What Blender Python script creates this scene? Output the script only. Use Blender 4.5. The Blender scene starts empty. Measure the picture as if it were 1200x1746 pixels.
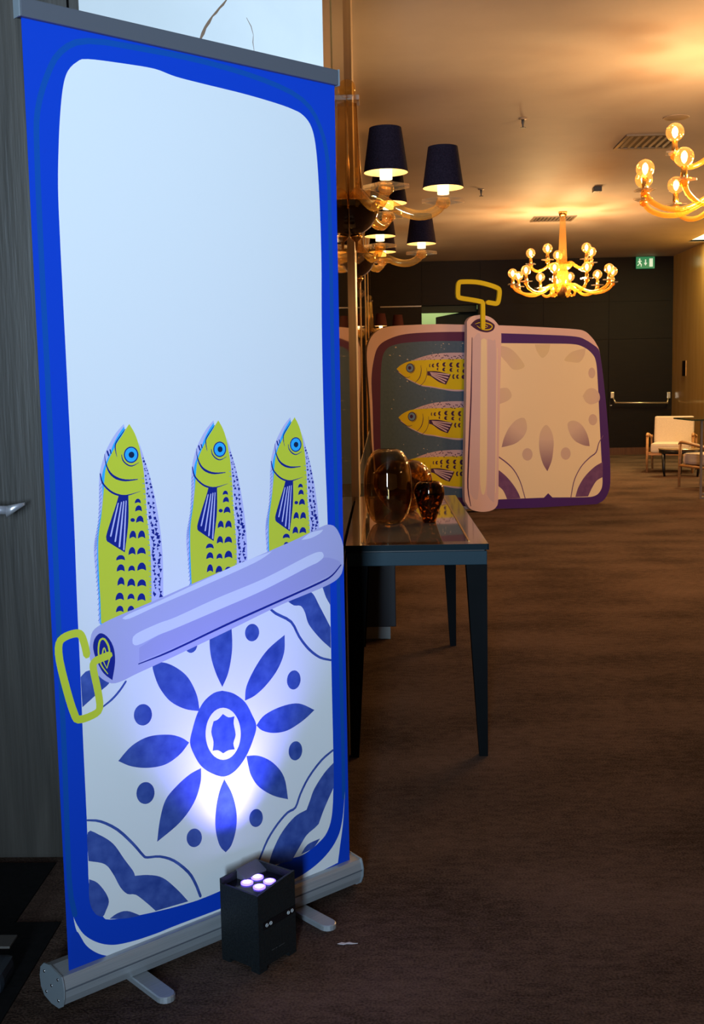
import bpy, bmesh, math, random
import numpy as np
from math import pi, sin, cos, radians
from mathutils import Vector, Matrix
from mathutils.geometry import delaunay_2d_cdt

S = bpy.context.scene
COL = S.collection

# ------------------------------------------------------------------ camera
cam_data = bpy.data.cameras.new('camera')
cam_data.sensor_fit = 'VERTICAL'
cam_data.sensor_height = 36.0
cam_data.lens = 36.0 * 1878 / 1746
cam_data.clip_end = 100
cam = bpy.data.objects.new('camera', cam_data)
COL.objects.link(cam)
CR = Vector((.99947824, .02644291, -.01854784))      # right
CD = Vector((-.01543499, -.11341426, -.99342789))    # down
CF = Vector((-.02837272, .99319584, -.11294694))     # forward
cam.matrix_world = Matrix(((CR.x, -CD.x, -CF.x, 0), (CR.y, -CD.y, -CF.y, 0), (CR.z, -CD.z, -CF.z, 1.3106), (0, 0, 0, 1)))
S.camera = cam

# ------------------------------------------------------------------ world, lights, exposure
w = bpy.data.worlds.new('world'); S.world = w; w.use_nodes = True
w.node_tree.nodes['Background'].inputs[0].default_value = (.02, .022, .028, 1)
w.node_tree.nodes['Background'].inputs[1].default_value = .3
S.view_settings.view_transform = 'Standard'
S.view_settings.look = 'None'
S.view_settings.exposure = 0.0
S.view_settings.gamma = 1.0
S.view_settings.use_curve_mapping = False
S.cycles.use_denoising = True
S.cycles.max_bounces = 10
S.cycles.transparent_max_bounces = 16
S.cycles.sample_clamp_indirect = 4.0
S.cycles.caustics_refractive = False
S.cycles.caustics_reflective = False

WARM = (1.0, .60, .25)
P_DAY, P_BULB, P_SCONCE, P_LED, P_COVE = 73.0, 17.0, 8.5, 11.0, 560.0

def lamp(name, kind, loc, power, col, parent=None, **kw):
    d = bpy.data.lights.new(name, kind); d.energy = power; d.color = col
    for k, v in kw.items(): setattr(d, k, v)
    o = bpy.data.objects.new(name, d); o.location = loc; COL.objects.link(o)
    if parent: o.parent = parent
    return o

def aim(o, target):
    o.rotation_euler = (Vector(target) - o.location).to_track_quat('-Z', 'Y').to_euler()

# daylight entering through the tall doorway behind the photographer
day = lamp('daylight_doorway', 'AREA', (-.46, -3.4, 1.75), P_DAY, (.585, .785, 1.0), shape='RECTANGLE', size=.45, size_y=2.4, spread=radians(62))
aim(day, (-.2, 3.0, 2.25))

# ------------------------------------------------------------------ materials
MATS = {}
def mat(name, col=(.5, .5, .5), rough=.5, metal=0.0, trans=0.0, ior=1.45, emit=None, strength=0.0, coat=0.0, spec=.5, alpha=1.0, sheen=0.0):
    m = bpy.data.materials.new(name); m.use_nodes = True
    b = m.node_tree.nodes['Principled BSDF']
    b.inputs['Base Color'].default_value = (*col, 1)
    b.inputs['Roughness'].default_value = rough
    b.inputs['Metallic'].default_value = metal
    b.inputs['Transmission Weight'].default_value = trans
    b.inputs['IOR'].default_value = ior
    b.inputs['Coat Weight'].default_value = coat
    b.inputs['Coat Roughness'].default_value = .05
    b.inputs['Specular IOR Level'].default_value = spec
    b.inputs['Sheen Weight'].default_value = sheen
    b.inputs['Alpha'].default_value = alpha
    if emit:
        b.inputs['Emission Color'].default_value = (*emit, 1)
        b.inputs['Emission Strength'].default_value = strength
    MATS[name] = m
    return m

def N(m, kind, **kw):
    n = m.node_tree.nodes.new(kind)
    for k, v in kw.items():
        if k in n.inputs: n.inputs[k].default_value = v
        else: setattr(n, k, v)
    return n
def L(m, a, b): m.node_tree.links.new(a, b)
def bsdf(m): return m.node_tree.nodes['Principled BSDF']

def vary(m, stops, scale=5.0, stretch=(1, 1, 1), detail=6.0, bump=0.0, bscale=None, rough=None, distort=0.0):
    """colour from a stretched noise over the object's own coordinates, with optional bump"""
    tc = N(m, 'ShaderNodeTexCoord'); mp = N(m, 'ShaderNodeMapping'); mp.inputs['Scale'].default_value = stretch
    L(m, tc.outputs['Object'], mp.inputs['Vector'])
    nz = N(m, 'ShaderNodeTexNoise'); nz.inputs['Scale'].default_value = scale; nz.inputs['Detail'].default_value = detail
    nz.inputs['Distortion'].default_value = distort
    L(m, mp.outputs[0], nz.inputs['Vector'])
    r = N(m, 'ShaderNodeValToRGB')
    el = r.color_ramp.elements
    while len(el) < len(stops): el.new(.5)
    for e, (p, c) in zip(el, stops): e.position = p; e.color = (*c, 1)
    L(m, nz.outputs['Fac'], r.inputs[0]); L(m, r.outputs[0], bsdf(m).inputs['Base Color'])
    if bump:
        n2 = N(m, 'ShaderNodeTexNoise'); n2.inputs['Scale'].default_value = bscale or scale; n2.inputs['Detail'].default_value = 4
        L(m, mp.outputs[0], n2.inputs['Vector'])
        bp = N(m, 'ShaderNodeBump'); bp.inputs['Strength'].default_value = bump; bp.inputs['Distance'].default_value = .004
        L(m, n2.outputs['Fac'], bp.inputs['Height']); L(m, bp.outputs[0], bsdf(m).inputs['Normal'])
    if rough:
        mr = N(m, 'ShaderNodeMapRange'); mr.inputs['To Min'].default_value = rough[0]; mr.inputs['To Max'].default_value = rough[1]
        L(m, nz.outputs['Fac'], mr.inputs['Value']); L(m, mr.outputs[0], bsdf(m).inputs['Roughness'])
    return m

# setting
M_CARPET = mat('carpet', (.05, .03, .02), .95, spec=.03)
def carpet_nodes(m):
    tc = N(m, 'ShaderNodeTexCoord')
    def nz(scale, st, det):
        mp = N(m, 'ShaderNodeMapping'); mp.inputs['Scale'].default_value = st; L(m, tc.outputs['Object'], mp.inputs['Vector'])
        n = N(m, 'ShaderNodeTexNoise'); n.inputs['Scale'].default_value = scale; n.inputs['Detail'].default_value = det
        L(m, mp.outputs[0], n.inputs['Vector']); return n
    big = nz(1.3, (1.0, 1.6, 1), 6); mid = nz(13, (1.6, 3.4, 1), 6); fine = nz(170, (1, 1, 1), 3)
    a = N(m, 'ShaderNodeMath', operation='MULTIPLY_ADD'); L(m, mid.outputs['Fac'], a.inputs[0]); a.inputs[1].default_value = .55; L(m, big.outputs['Fac'], a.inputs[2])
    b = N(m, 'ShaderNodeMath', operation='MULTIPLY_ADD'); L(m, fine.outputs['Fac'], b.inputs[0]); b.inputs[1].default_value = 1.0; L(m, a.outputs[0], b.inputs[2])
    r = N(m, 'ShaderNodeValToRGB'); el = r.color_ramp.elements
    el[0].position = .62; el[0].color = (.036, .0225, .0170, 1); el[1].position = 1.35 / 1.0 if False else 1.0; el[1].color = (.165, .104, .076, 1)
    sc = N(m, 'ShaderNodeMath', operation='MULTIPLY'); sc.inputs[1].default_value = .62; L(m, b.outputs[0], sc.inputs[0])
    L(m, sc.outputs[0], r.inputs[0]); L(m, r.outputs[0], bsdf(m).inputs['Base Color'])
    bp = N(m, 'ShaderNodeBump'); bp.inputs['Strength'].default_value = .6; bp.inputs['Distance'].default_value = .004
    L(m, fine.outputs['Fac'], bp.inputs['Height']); L(m, bp.outputs[0], bsdf(m).inputs['Normal'])
carpet_nodes(M_CARPET)
M_CEIL = vary(mat('ceiling_paint', rough=.65, spec=.3), [(.3, (.36, .305, .27)), (.7, (.42, .355, .315))], 1.5, bump=.12, bscale=3)
M_DARKWOOD = vary(mat('dark_wood_panel', rough=.55, spec=.15), [(.3, (.0055, .003, .002)), (.7, (.009, .005, .003))], 3, (1, 1, 12))
M_BROWNWOOD = vary(mat('polished_brown_wood', rough=.16, spec=.5), [(.3, (.44, .25, .07)), (.7, (.53, .31, .10))], 1.5, (4, 4, .6), rough=(.1, .2))
M_BRONZE = vary(mat('bronze_panel', rough=.2, metal=.75), [(.3, (.30, .17, .07)), (.7, (.40, .24, .10))], 3, (1, 6, .3), rough=(.14, .3))
M_MIRROR = mat('bronze_mirror', (.62, .46, .30), .03, metal=1.0)
M_BEIGE = vary(mat('beige_marble_wall', rough=.3), [(.35, (.70, .54, .36)), (.6, (.80, .64, .44)), (.8, (.60, .44, .27))], 1.4, (1, 1, .5), distort=1.5)
M_GOLDSTRIP = mat('gold_strip', (.75, .48, .16), .2, metal=1.0)
M_BLACKBASE = mat('black_skirting', (.006, .006, .007), .4)
M_DOORGREY = vary(mat('grey_oak_veneer', rough=.42, spec=.35), [(.25, (.025, .0225, .0185)), (.55, (.046, .041, .034)), (.8, (.068, .061, .051))], 2.2, (6, 6, .35), bump=.25, bscale=14, distort=1.2)
def marble(m):
    tc = N(m, 'ShaderNodeTexCoord')
    n = N(m, 'ShaderNodeTexNoise'); n.inputs['Scale'].default_value = 1.6; n.inputs['Detail'].default_value = 6; n.inputs['Distortion'].default_value = .8
    L(m, tc.outputs['Object'], n.inputs['Vector'])
    r = N(m, 'ShaderNodeValToRGB'); el = r.color_ramp.elements
    el[0].position = .3; el[0].color = (.58, .60, .59, 1); el[1].position = .7; el[1].color = (.70, .71, .69, 1)
    L(m, n.outputs['Fac'], r.inputs[0])
    L(m, r.outputs[0], bsdf(m).inputs['Base Color'])
M_MARBLE = mat('white_marble', (.6, .6, .6), .22); marble(M_MARBLE)
M_VEIN = mat('brown_vein', (.16, .085, .04), .3)
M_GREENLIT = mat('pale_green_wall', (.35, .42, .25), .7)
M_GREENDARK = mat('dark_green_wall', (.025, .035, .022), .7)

# things
M_ALU = vary(mat('brushed_aluminium', rough=.45, metal=.55), [(.3, (.36, .39, .41)), (.7, (.46, .49, .51))], 6, (1, 90, 90), rough=(.40, .52))
M_RAILGREY = mat('grey_anodised_rail', (.10, .11, .13), .5, metal=.15)
M_CAP = mat('grey_end_cap', (.28, .33, .36), .35, metal=.3)
M_SCREW = mat('screw_steel', (.8, .8, .8), .2, metal=1.0)
M_CHROME = mat('chrome', (.80, .80, .84), .3, metal=.75)
M_BLACKPLASTIC = vary(mat('black_plastic', rough=.5, spec=.35), [(.4, (.005, .007, .008)), (.6, (.009, .012, .013))], 200, bump=.3)
M_BLACKGLOSS = mat('black_gloss_strip', (.006, .006, .007), .15)
M_BRACKET = mat('lit_black_bracket', (.10, .10, .12), .35)  # black plastic raised to grey, the lenses' light put into its colour
M_MARKWHITE = mat('white_mark', (.6, .62, .62), .5)
M_LENS = mat('led_lens', (.9, .9, 1), .1, emit=(.62, .50, 1.0), strength=9)
M_LENSRIM = mat('led_lens_rim', (.2, .2, .5), .2, emit=(.16, .10, 1.0), strength=4)
M_LACQUER = vary(mat('black_lacquer', rough=.6, spec=.04), [(.3, (.004, .005, .0055)), (.7, (.007, .008, .009))], 4, (1, 1, 1))
M_APRON = mat('teal_black_apron', (.013, .036, .050), .55, spec=.2)  # tealer and lighter than the black of the legs
M_EDGE = mat('teal_black_edge', (.006, .016, .022), .55, spec=.06)
M_TABLETOP = mat('bronze_lacquer_top', (.10, .062, .036), .16, metal=.35, coat=.5)
M_TABLEGLASS = mat('dark_mirror_glass', (.46, .38, .27), .025, metal=.6)
M_CABINET = mat('dark_blue_grey_cabinet', (.022, .024, .032), .4)
M_PLINTH = mat('pale_plinth_foot', (.42, .46, .44), .5)
M_MAT_SHADE = vary(mat('black_mat_and_shade', rough=.7, spec=.2), [(.3, (.005, .005, .005)), (.7, (.010, .009, .009))], 60, bump=.3)
M_SHADE = vary(mat('dark_purple_fabric', rough=.9, spec=.08), [(.35, (.012, .007, .012)), (.65, (.022, .013, .021))], 150, bump=.4)
M_SHADERED = mat('dark_red_fabric', (.045, .012, .010), .85, spec=.15)
M_SHADEIN = mat('silver_shade_lining', (.80, .66, .45), .3, metal=.8)
def thin_glass(name, tint, tint2=None, scale=40, lo=.46, hi=.62, ior=1.35):
    """thin blown glass: a tinted pane that lets light through, with a mirror-like sheen at glancing angles"""
    m = bpy.data.materials.new(name); m.use_nodes = True; nt = m.node_tree; nt.nodes.clear()
    out = nt.nodes.new('ShaderNodeOutputMaterial'); t = nt.nodes.new('ShaderNodeBsdfTransparent'); t.inputs[0].default_value = (*tint, 1)
    g = nt.nodes.new('ShaderNodeBsdfGlossy'); g.inputs[0].default_value = (1, .92, .8, 1); g.inputs[1].default_value = .03
    lw = nt.nodes.new('ShaderNodeLayerWeight'); lw.inputs[0].default_value = .5; pw = nt.nodes.new('ShaderNodeMath'); pw.operation = 'POWER'; pw.inputs[1].default_value = 4.5
    fr = nt.nodes.new('ShaderNodeMath'); fr.operation = 'MULTIPLY_ADD'; fr.inputs[1].default_value = .7; fr.inputs[2].default_value = ((ior - 1) / (ior + 1)) ** 2 * 1.4
    nt.links.new(lw.outputs['Facing'], pw.inputs[0]); nt.links.new(pw.outputs[0], fr.inputs[0])
    mx = nt.nodes.new('ShaderNodeMixShader'); nt.links.new(fr.outputs[0], mx.inputs[0]); nt.links.new(t.outputs[0], mx.inputs[1]); nt.links.new(g.outputs[0], mx.inputs[2])
    mx = nt.nodes.new('ShaderNodeMixShader'); nt.links.new(fr.outputs[0], mx.inputs[0]); nt.links.new(t.outputs[0], mx.inputs[1]); nt.links.new(g.outputs[0], mx.inputs[2])
    nt.links.new(mx.outputs[0], out.inputs[0])
    if tint2:
        tc = nt.nodes.new('ShaderNodeTexCoord'); n = nt.nodes.new('ShaderNodeTexNoise'); n.inputs['Scale'].default_value = scale; n.inputs['Detail'].default_value = 3; n.inputs['Distortion'].default_value = .6
        nt.links.new(tc.outputs['Object'], n.inputs['Vector'])
        r = nt.nodes.new('ShaderNodeValToRGB'); el = r.color_ramp.elements; el[0].position = lo; el[0].color = (*tint, 1); el[1].position = hi; el[1].color = (*tint2, 1)
        nt.links.new(n.outputs['Fac'], r.inputs[0]); nt.links.new(r.outputs[0], t.inputs[0])
    return m
def gold_glass(name, tint, body, k, ior=1.5):
    """glass with gold leaf blown into it: part clear tint, part milky gold that scatters the lamps, glossy skin"""
    m = thin_glass(name, tint, ior=ior); nt = m.node_tree
    out = nt.nodes['Material Output']; old = out.inputs[0].links[0].from_socket
    d = nt.nodes.new('ShaderNodeBsdfDiffuse'); d.inputs[0].default_value = (*body, 1); tr = nt.nodes.new('ShaderNodeBsdfTranslucent'); tr.inputs[0].default_value = (*body, 1)
    ad = nt.nodes.new('ShaderNodeMixShader'); ad.inputs[0].default_value = .5; nt.links.new(d.outputs[0], ad.inputs[1]); nt.links.new(tr.outputs[0], ad.inputs[2])
    mx = nt.nodes.new('ShaderNodeMixShader'); mx.inputs[0].default_value = k
    nt.links.new(old, mx.inputs[1]); nt.links.new(ad.outputs[0], mx.inputs[2]); nt.links.new(mx.outputs[0], out.inputs[0])
    return m
M_AMBER = gold_glass('amber_glass', (.97, .80, .46), (.98, .72, .30), .17)
M_CHANDGLASS = gold_glass('chandelier_amber_glass', (.95, .70, .30), (.66, .38, .085), .20)
M_CRYSTAL = gold_glass('clear_crystal', (.97, .95, .92), (.95, .90, .82), .03, 2.0)
M_OBELISK = gold_glass('gold_glass_prism', (.93, .78, .52), (.90, .60, .24), .18)
M_BOWL = mat('dark_bronze_glass', (.035, .016, .006), .04, coat=1.0)
M_GOLD = mat('gold_metal', (.85, .52, .17), .2, metal=1.0)
M_CANDLE = mat('lit_frosted_tube', (.9, .8, .6), .4, emit=(1.0, .72, .36), strength=2.6)
M_FILAMENT = mat('bulb_filament', (1, .8, .5), .4, emit=(1.0, .58, .17), strength=32)
def globe_glass():
    m = bpy.data.materials.new('amber_globe'); m.use_nodes = True; nt = m.node_tree; nt.nodes.clear()
    out = nt.nodes.new('ShaderNodeOutputMaterial'); t = nt.nodes.new('ShaderNodeBsdfTransparent'); t.inputs[0].default_value = (1, .72, .36, 1)
    g = nt.nodes.new('ShaderNodeBsdfGlossy'); g.inputs[0].default_value = (1, .85, .6, 1); g.inputs[1].default_value = .04
    lw = nt.nodes.new('ShaderNodeLayerWeight'); lw.inputs[0].default_value = .32
    mx = nt.nodes.new('ShaderNodeMixShader'); e = nt.nodes.new('ShaderNodeEmission'); e.inputs[0].default_value = (1, .50, .12, 1); e.inputs[1].default_value = .42
    ad = nt.nodes.new('ShaderNodeAddShader')
    nt.links.new(lw.outputs['Facing'], mx.inputs[0]); nt.links.new(t.outputs[0], mx.inputs[1]); nt.links.new(g.outputs[0], mx.inputs[2])
    nt.links.new(mx.outputs[0], ad.inputs[0]); nt.links.new(e.outputs[0], ad.inputs[1]); nt.links.new(ad.outputs[0], out.inputs[0])
    return m
M_GLOBE = globe_glass()
M_SMOKE = thin_glass('smoky_brown_glass', (.72, .655, .54), ior=1.6)
M_TORT = thin_glass('tortoiseshell_glass', (.30, .19, .12), (1, .74, .40), 62, .50, .60)
M_TORT2 = thin_glass('amber_mottled_glass', (.58, .42, .28), (.95, .76, .50), 34, .42, .62)
M_CREAMFAB = vary(mat('cream_upholstery', rough=.9, spec=.15, sheen=.2), [(.4, (.58, .47, .36)), (.6, (.66, .54, .42))], 120, bump=.3)
M_OAK = vary(mat('honey_oak', rough=.4), [(.3, (.36, .17, .055)), (.7, (.50, .26, .10))], 5, (1, 1, 9))
M_TABLEBLACK = mat('black_stained_wood', (.006, .006, .007), .35)
M_TOPTAN = mat('tan_stone_top', (.26, .18, .10), .12, coat=.5)
M_GLASSPLATE = mat('green_edge_glass', (.05, .09, .07), .03, trans=.6, ior=1.45)
M_STEEL = mat('satin_steel', (.62, .60, .56), .28, metal=1.0)
M_SIGNGREEN = mat('green_sign_face', (.02, .16, .06), .4, emit=(.03, .30, .12), strength=.55)
M_SIGNWHITE = mat('white_pictogram', (.8, .9, .8), .4, emit=(.75, .95, .72), strength=.62)
M_VENT = mat('vent_metal', (.25, .21, .17), .35, metal=.6)
M_VENTDARK = mat('vent_dark', (.015, .012, .010), .6)
M_COVE = mat('cove_light_strip', (1, 1, .8), .5, emit=(1.0, .86, .38), strength=3.0)
M_DETECT = mat('grey_detector', (.05, .05, .05), .5)
M_CEILFIX = mat('ceiling_fitting', (.30, .22, .15), .5)
M_BRASS = mat('satin_brass', (.62, .52, .36), .3, metal=.8)
M_PAPER = mat('white_paper_scrap', (.6, .58, .6), .8)
M_FOOTDARK = mat('dark_rubber_foot', (.020, .026, .034), .4)
M_FOOTTOP = mat('grey_foot_plate', (.075, .065, .055), .5)
M_REDDISH = vary(mat('reddish_skirting', rough=.35), [(.3, (.07, .025, .010)), (.7, (.11, .042, .016))], 4, (12, 1, 1))

# print inks (flat printed colours)
def ink(name, col, rough=.55, wash=None, scale=18.0):
    m = mat(name, col, rough, spec=.25)
    if wash: vary(m, [(.3, col), (.75, wash)], scale, detail=7)
    return m
INK = dict(
    base=ink('print_blue', (.002, .048, .50)), blue=ink('print_blue_edge', (.002, .045, .46)),
    blue_ring=ink('print_teal_line', (.002, .070, .36)),
    white=ink('print_white', (.74, .77, .78)),
    lavender=ink('print_lavender', (.50, .50, .78)), cyan=ink('print_cyan', (.03, .42, .85)),
    lime=ink('print_lime', (.56, .62, .040)), navy=ink('print_navy', (.006, .018, .22)), ink=ink('print_ink', (.004, .02, .07)),
    hatch=ink('print_hatch', (.10, .20, .50)), hatch2=ink('print_hatch_pale', (.22, .36, .42)),
    tile_blue=ink('print_watercolour', (.022, .055, .28), wash=(.065, .12, .42), scale=34),
    roll=ink('print_periwinkle', (.42, .42, .66)), roll_dark=ink('print_periwinkle_shade', (.36, .355, .62)), roll_light=ink('print_periwinkle_light', (.64, .66, .80)),
    pink=ink('print_pink', (.76, .50, .43)), purple=ink('print_purple', (.066, .020, .155)), purple_left=ink('print_plum_rim', (.105, .024, .075)),
    teal=ink('print_teal', (.070, .115, .165), wash=(.088, .135, .19), scale=40),
    speck=ink('print_speck', (.60, .48, .36)), belly=ink('print_pale_pink', (.62, .42, .44)),
    yellow=ink('print_yellow', (.72, .53, .010)), plum=ink('print_plum', (.055, .014, .060)), eyeblue=ink('print_eye_blue', (.16, .26, .40)),
    cream=ink('print_cream', (.86, .68, .43)), petal=ink('print_petal', (.5, .4, .4)), petal_dot=ink('print_petal_dot', (.64, .45, .35)),
    plum2=ink('print_watercolour_plum', (.13, .050, .15), wash=(.20, .09, .20), scale=14),
    rollpink=ink('print_roll_pink', (.76, .51, .45)), rollmauve=ink('print_roll_mauve', (.66, .46, .46)),
)
def petal_nodes(m):     # printed petals fade out towards the flower's middle
    tc = N(m, 'ShaderNodeTexCoord')
    d = N(m, 'ShaderNodeVectorMath', operation='DISTANCE'); L(m, tc.outputs['Object'], d.inputs[0]); d.inputs[1].default_value = (.8035, 0, 1.349)
    r = N(m, 'ShaderNodeMapRange'); r.inputs['From Min'].default_value = .30; r.inputs['From Max'].default_value = .98; L(m, d.outputs['Value'], r.inputs['Value'])
    c = N(m, 'ShaderNodeValToRGB'); el = c.color_ramp.elements; el[0].position = 0; el[0].color = (.76, .58, .33, 1); el[1].position = 1; el[1].color = (.20, .085, .16, 1)
    e = el.new(.5); e.color = (.68, .49, .38, 1)
    L(m, r.outputs[0], c.inputs[0]); L(m, c.outputs[0], bsdf(m).inputs['Base Color'])
petal_nodes(INK['petal'])

# ------------------------------------------------------------------ mesh helpers
class MB:
    def __init__(s): s.v = []; s.f = []; s.m = []; s.smooth = []
    def add(s, vs, fs, mi=0, sm=False, M=None):
        o = len(s.v)
        for p in vs:
            p = Vector(p)
            s.v.append(M @ p if M else p)
        for f in fs: s.f.append([i + o for i in f]); s.m.append(mi); s.smooth.append(sm)
        return s
    def box(s, x0, x1, y0, y1, z0, z1, mi=0, M=None, bev=0.0):
        if bev > 0:
            bm = bmesh.new(); bmesh.ops.create_cube(bm, size=1)
            for v in bm.verts: v.co = Vector((x0 + (v.co.x + .5) * (x1 - x0), y0 + (v.co.y + .5) * (y1 - y0), z0 + (v.co.z + .5) * (z1 - z0)))
            bmesh.ops.bevel(bm, geom=bm.edges[:], offset=bev, segments=2, affect='EDGES', profile=.6)
            bm.verts.index_update()
            s.add([v.co.copy() for v in bm.verts], [[v.index for v in f.verts] for f in bm.faces], mi, False, M); bm.free(); return s
        vs = [(x0, y0, z0), (x1, y0, z0), (x1, y1, z0), (x0, y1, z0), (x0, y0, z1), (x1, y0, z1), (x1, y1, z1), (x0, y1, z1)]
        return s.add(vs, [(0, 3, 2, 1), (4, 5, 6, 7), (0, 1, 5, 4), (1, 2, 6, 5), (2, 3, 7, 6), (3, 0, 4, 7)], mi, False, M)
    def loft(s, rings, mi=0, sm=True, M=None, cap=True, closed=True):
        n = len(rings[0]); vs = [p for r in rings for p in r]; fs = []
        for i in range(len(rings) - 1):
            for j in range(n if closed else n - 1):
                k = (j + 1) % n
                fs.append((i * n + j, i * n + k, (i + 1) * n + k, (i + 1) * n + j))
        s.add(vs, fs, mi, sm, M)
        if cap and closed:
            o = len(s.v) - len(vs)
            s.f.append([o + j for j in range(n)][::-1]); s.m.append(mi); s.smooth.append(False)
            s.f.append([o + (len(rings) - 1) * n + j for j in range(n)]); s.m.append(mi); s.smooth.append(False)
        return s
    def lathe(s, prof, n=24, mi=0, M=None, cap=True, a0=0.0, a1=2 * pi, sm=True):
        full = abs(a1 - a0 - 2 * pi) < 1e-6
        k = n if full else n + 1
        rings = [[(max(r, 1e-5) * cos(a0 + (a1 - a0) * j / n), max(r, 1e-5) * sin(a0 + (a1 - a0) * j / n), z) for j in range(k)] for r, z in prof]
        return s.loft(rings, mi, sm, M, cap=cap and full, closed=full)
    def tube(s, path, rad, n=10, mi=0, M=None, flute=0.0):
        path = [Vector(p) for p in path]; rings = []
        if not isinstance(rad, (list, tuple)): rad = [rad] * len(path)
        up = Vector((0, 0, 1))
        t0 = (path[1] - path[0]).normalized()
        if abs(t0.z) > .95: up = Vector((0, 1, 0))
        side = t0.cross(up).normalized()
        for i, p in enumerate(path):
            t = (path[min(i + 1, len(path) - 1)] - path[max(i - 1, 0)]).normalized()
            side = (side - t * side.dot(t)).normalized(); nn = side.cross(t)
            rings.append([p + (side * cos(2 * pi * j / n) + nn * sin(2 * pi * j / n)) * rad[i] * (1 + (flute if j % 2 else 0)) for j in range(n)])
        return s.loft(rings, mi, True, M)
    def prism(s, poly, y0, y1, mi=0, M=None):
        """convex-ish outline in x,z pushed from y0 to y1"""
        n = len(poly); vs = [(x, y0, z) for x, z in poly] + [(x, y1, z) for x, z in poly]
        fs = [list(range(n)), list(range(2 * n - 1, n - 1, -1))] + [(i, i + n, (i + 1) % n + n, (i + 1) % n) for i in range(n)]
        return s.add(vs, fs, mi, False, M)
    def mesh(s, name, mats):
        me = bpy.data.meshes.new(name); me.from_pydata([tuple(v) for v in s.v], [], s.f)
        if not isinstance(mats, (list, tuple)): mats = [mats]
        for m in mats: me.materials.append(m)
        me.polygons.foreach_set('material_index', s.m); me.polygons.foreach_set('use_smooth', s.smooth)
        bm = bmesh.new(); bm.from_mesh(me); bmesh.ops.recalc_face_normals(bm, faces=bm.faces[:]); bm.to_mesh(me); bm.free()
        me.update(); return me

def obj(name, mb, mats, parent=None, loc=(0, 0, 0), rot=(0, 0, 0)):
    me = mb if isinstance(mb, bpy.types.Mesh) else mb.mesh(name, mats)
    o = bpy.data.objects.new(name, me); COL.objects.link(o); o.location = loc; o.rotation_euler = rot
    if parent: o.parent = parent
    return o
def tag(o, label, cat, group=None):
    o['label'] = label; o['category'] = cat
    if group: o['group'] = group
    return o
def thing(name, label, cat, loc=(0, 0, 0), rz=0.0, group=None):
    o = bpy.data.objects.new(name, None); COL.objects.link(o); o.empty_display_size = .05
    o.location = loc; o.rotation_euler = (0, 0, rz)
    return tag(o, label, cat, group)
def struct(name, mb, mats, parent=None, loc=(0, 0, 0)):
    o = obj(name, mb, mats, parent, loc); o['kind'] = 'structure'; return o
def part_label(o, label): o['label'] = label; return o
def kids(o): return [c for c in bpy.data.objects if c.parent == o]
def copy_tree(o, parent=None, skip_lights=False):
    if skip_lights and o.type == 'LIGHT': return None
    c = o.copy(); COL.objects.link(c); c.parent = parent
    for ch in CHILD.get(o.name, []): copy_tree(ch, c, skip_lights)
    return c
CHILD = {}
def index_children():
    CHILD.clear()
    for o in bpy.data.objects:
        if o.parent: CHILD.setdefault(o.parent.name, []).append(o)

def rounded(x0, x1, z0, z1, r, n=5):
    pts = []
    for cx, cz, a in ((x1 - r, z1 - r, 0), (x0 + r, z1 - r, 90), (x0 + r, z0 + r, 180), (x1 - r, z0 + r, 270)):
        for k in range(n + 1):
            t = radians(a + 90 * k / n); pts.append((cx + r * cos(t), cz + r * sin(t)))
    return pts

# printed artwork: outlines are laid flat into one plane (a planar subdivision), each region takes the ink printed last
def spline(c, corners):
    P = [Vector((c[2 * i] * 1e-4, c[2 * i + 1] * 1e-4)) for i in range(len(c) // 2)]; n = len(P); K = set(corners); out = []
    for i in range(n):
        a, b = P[i], P[(i + 1) % n]
        ia, ib = i in K, (i + 1) % n in K
        out.append(a)
        if ia and ib: continue
        p0 = P[i - 1] if not ia else a + (a - b) * .3
        p3 = P[(i + 2) % n] if not ib else b + (b - a) * .3
        ln = (b - a).length; st = 2 if ln < .012 else 3 if ln < .03 else 5
        for k in range(1, st):
            t = k / st
            out.append(.5 * ((2 * a) + (b - p0) * t + (2 * p0 - 5 * a + 4 * b - p3) * t * t + (3 * a - p0 - 3 * b + p3) * t ** 3))
    return out
def stroke(c, w):
    P = [Vector((c[2 * i] * 1e-4, c[2 * i + 1] * 1e-4)) for i in range(len(c) // 2)]; W = [x * 1e-4 for x in w]; pts = []; ws = []
    for i in range(len(P) - 1):
        a, b = P[i], P[i + 1]; p0 = P[i - 1] if i else a * 2 - b; p3 = P[i + 2] if i + 2 < len(P) else b * 2 - a
        st = 3
        for k in range(st):
            t = k / st
            pts.append(.5 * ((2 * a) + (b - p0) * t + (2 * p0 - 5 * a + 4 * b - p3) * t * t + (3 * a - p0 - 3 * b + p3) * t ** 3)); ws.append(W[i] + (W[i + 1] - W[i]) * t)
    pts.append(P[-1]); ws.append(W[-1]); l = []; r = []
    for i, p in enumerate(pts):
        t = (pts[min(i + 1, len(pts) - 1)] - pts[max(i - 1, 0)]).normalized(); nn = Vector((-t.y, t.x)) * ws[i] * .5
        l.append(p + nn); r.append(p - nn)
    t = (pts[-1] - pts[-2]).normalized(); e = [pts[-1] + t * ws[-1] * .45 + Vector((-t.y, t.x)) * ws[-1] * .22, pts[-1] + t * ws[-1] * .45 - Vector((-t.y, t.x)) * ws[-1] * .22]
    t = (pts[0] - pts[1]).normalized(); s0 = [pts[0] + t * ws[0] * .45 + Vector((-t.y, t.x)) * ws[0] * .22, pts[0] + t * ws[0] * .45 - Vector((-t.y, t.x)) * ws[0] * .22]
    return l + e + r[::-1] + s0
def outline(row, dx=0.0, dz=0.0):
    c, kind, p, f = row
    pts = spline(p, f) if kind == 'P' else stroke(p, f)
    return [Vector((q.x + dx, q.y + dz)) for q in pts]

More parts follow.
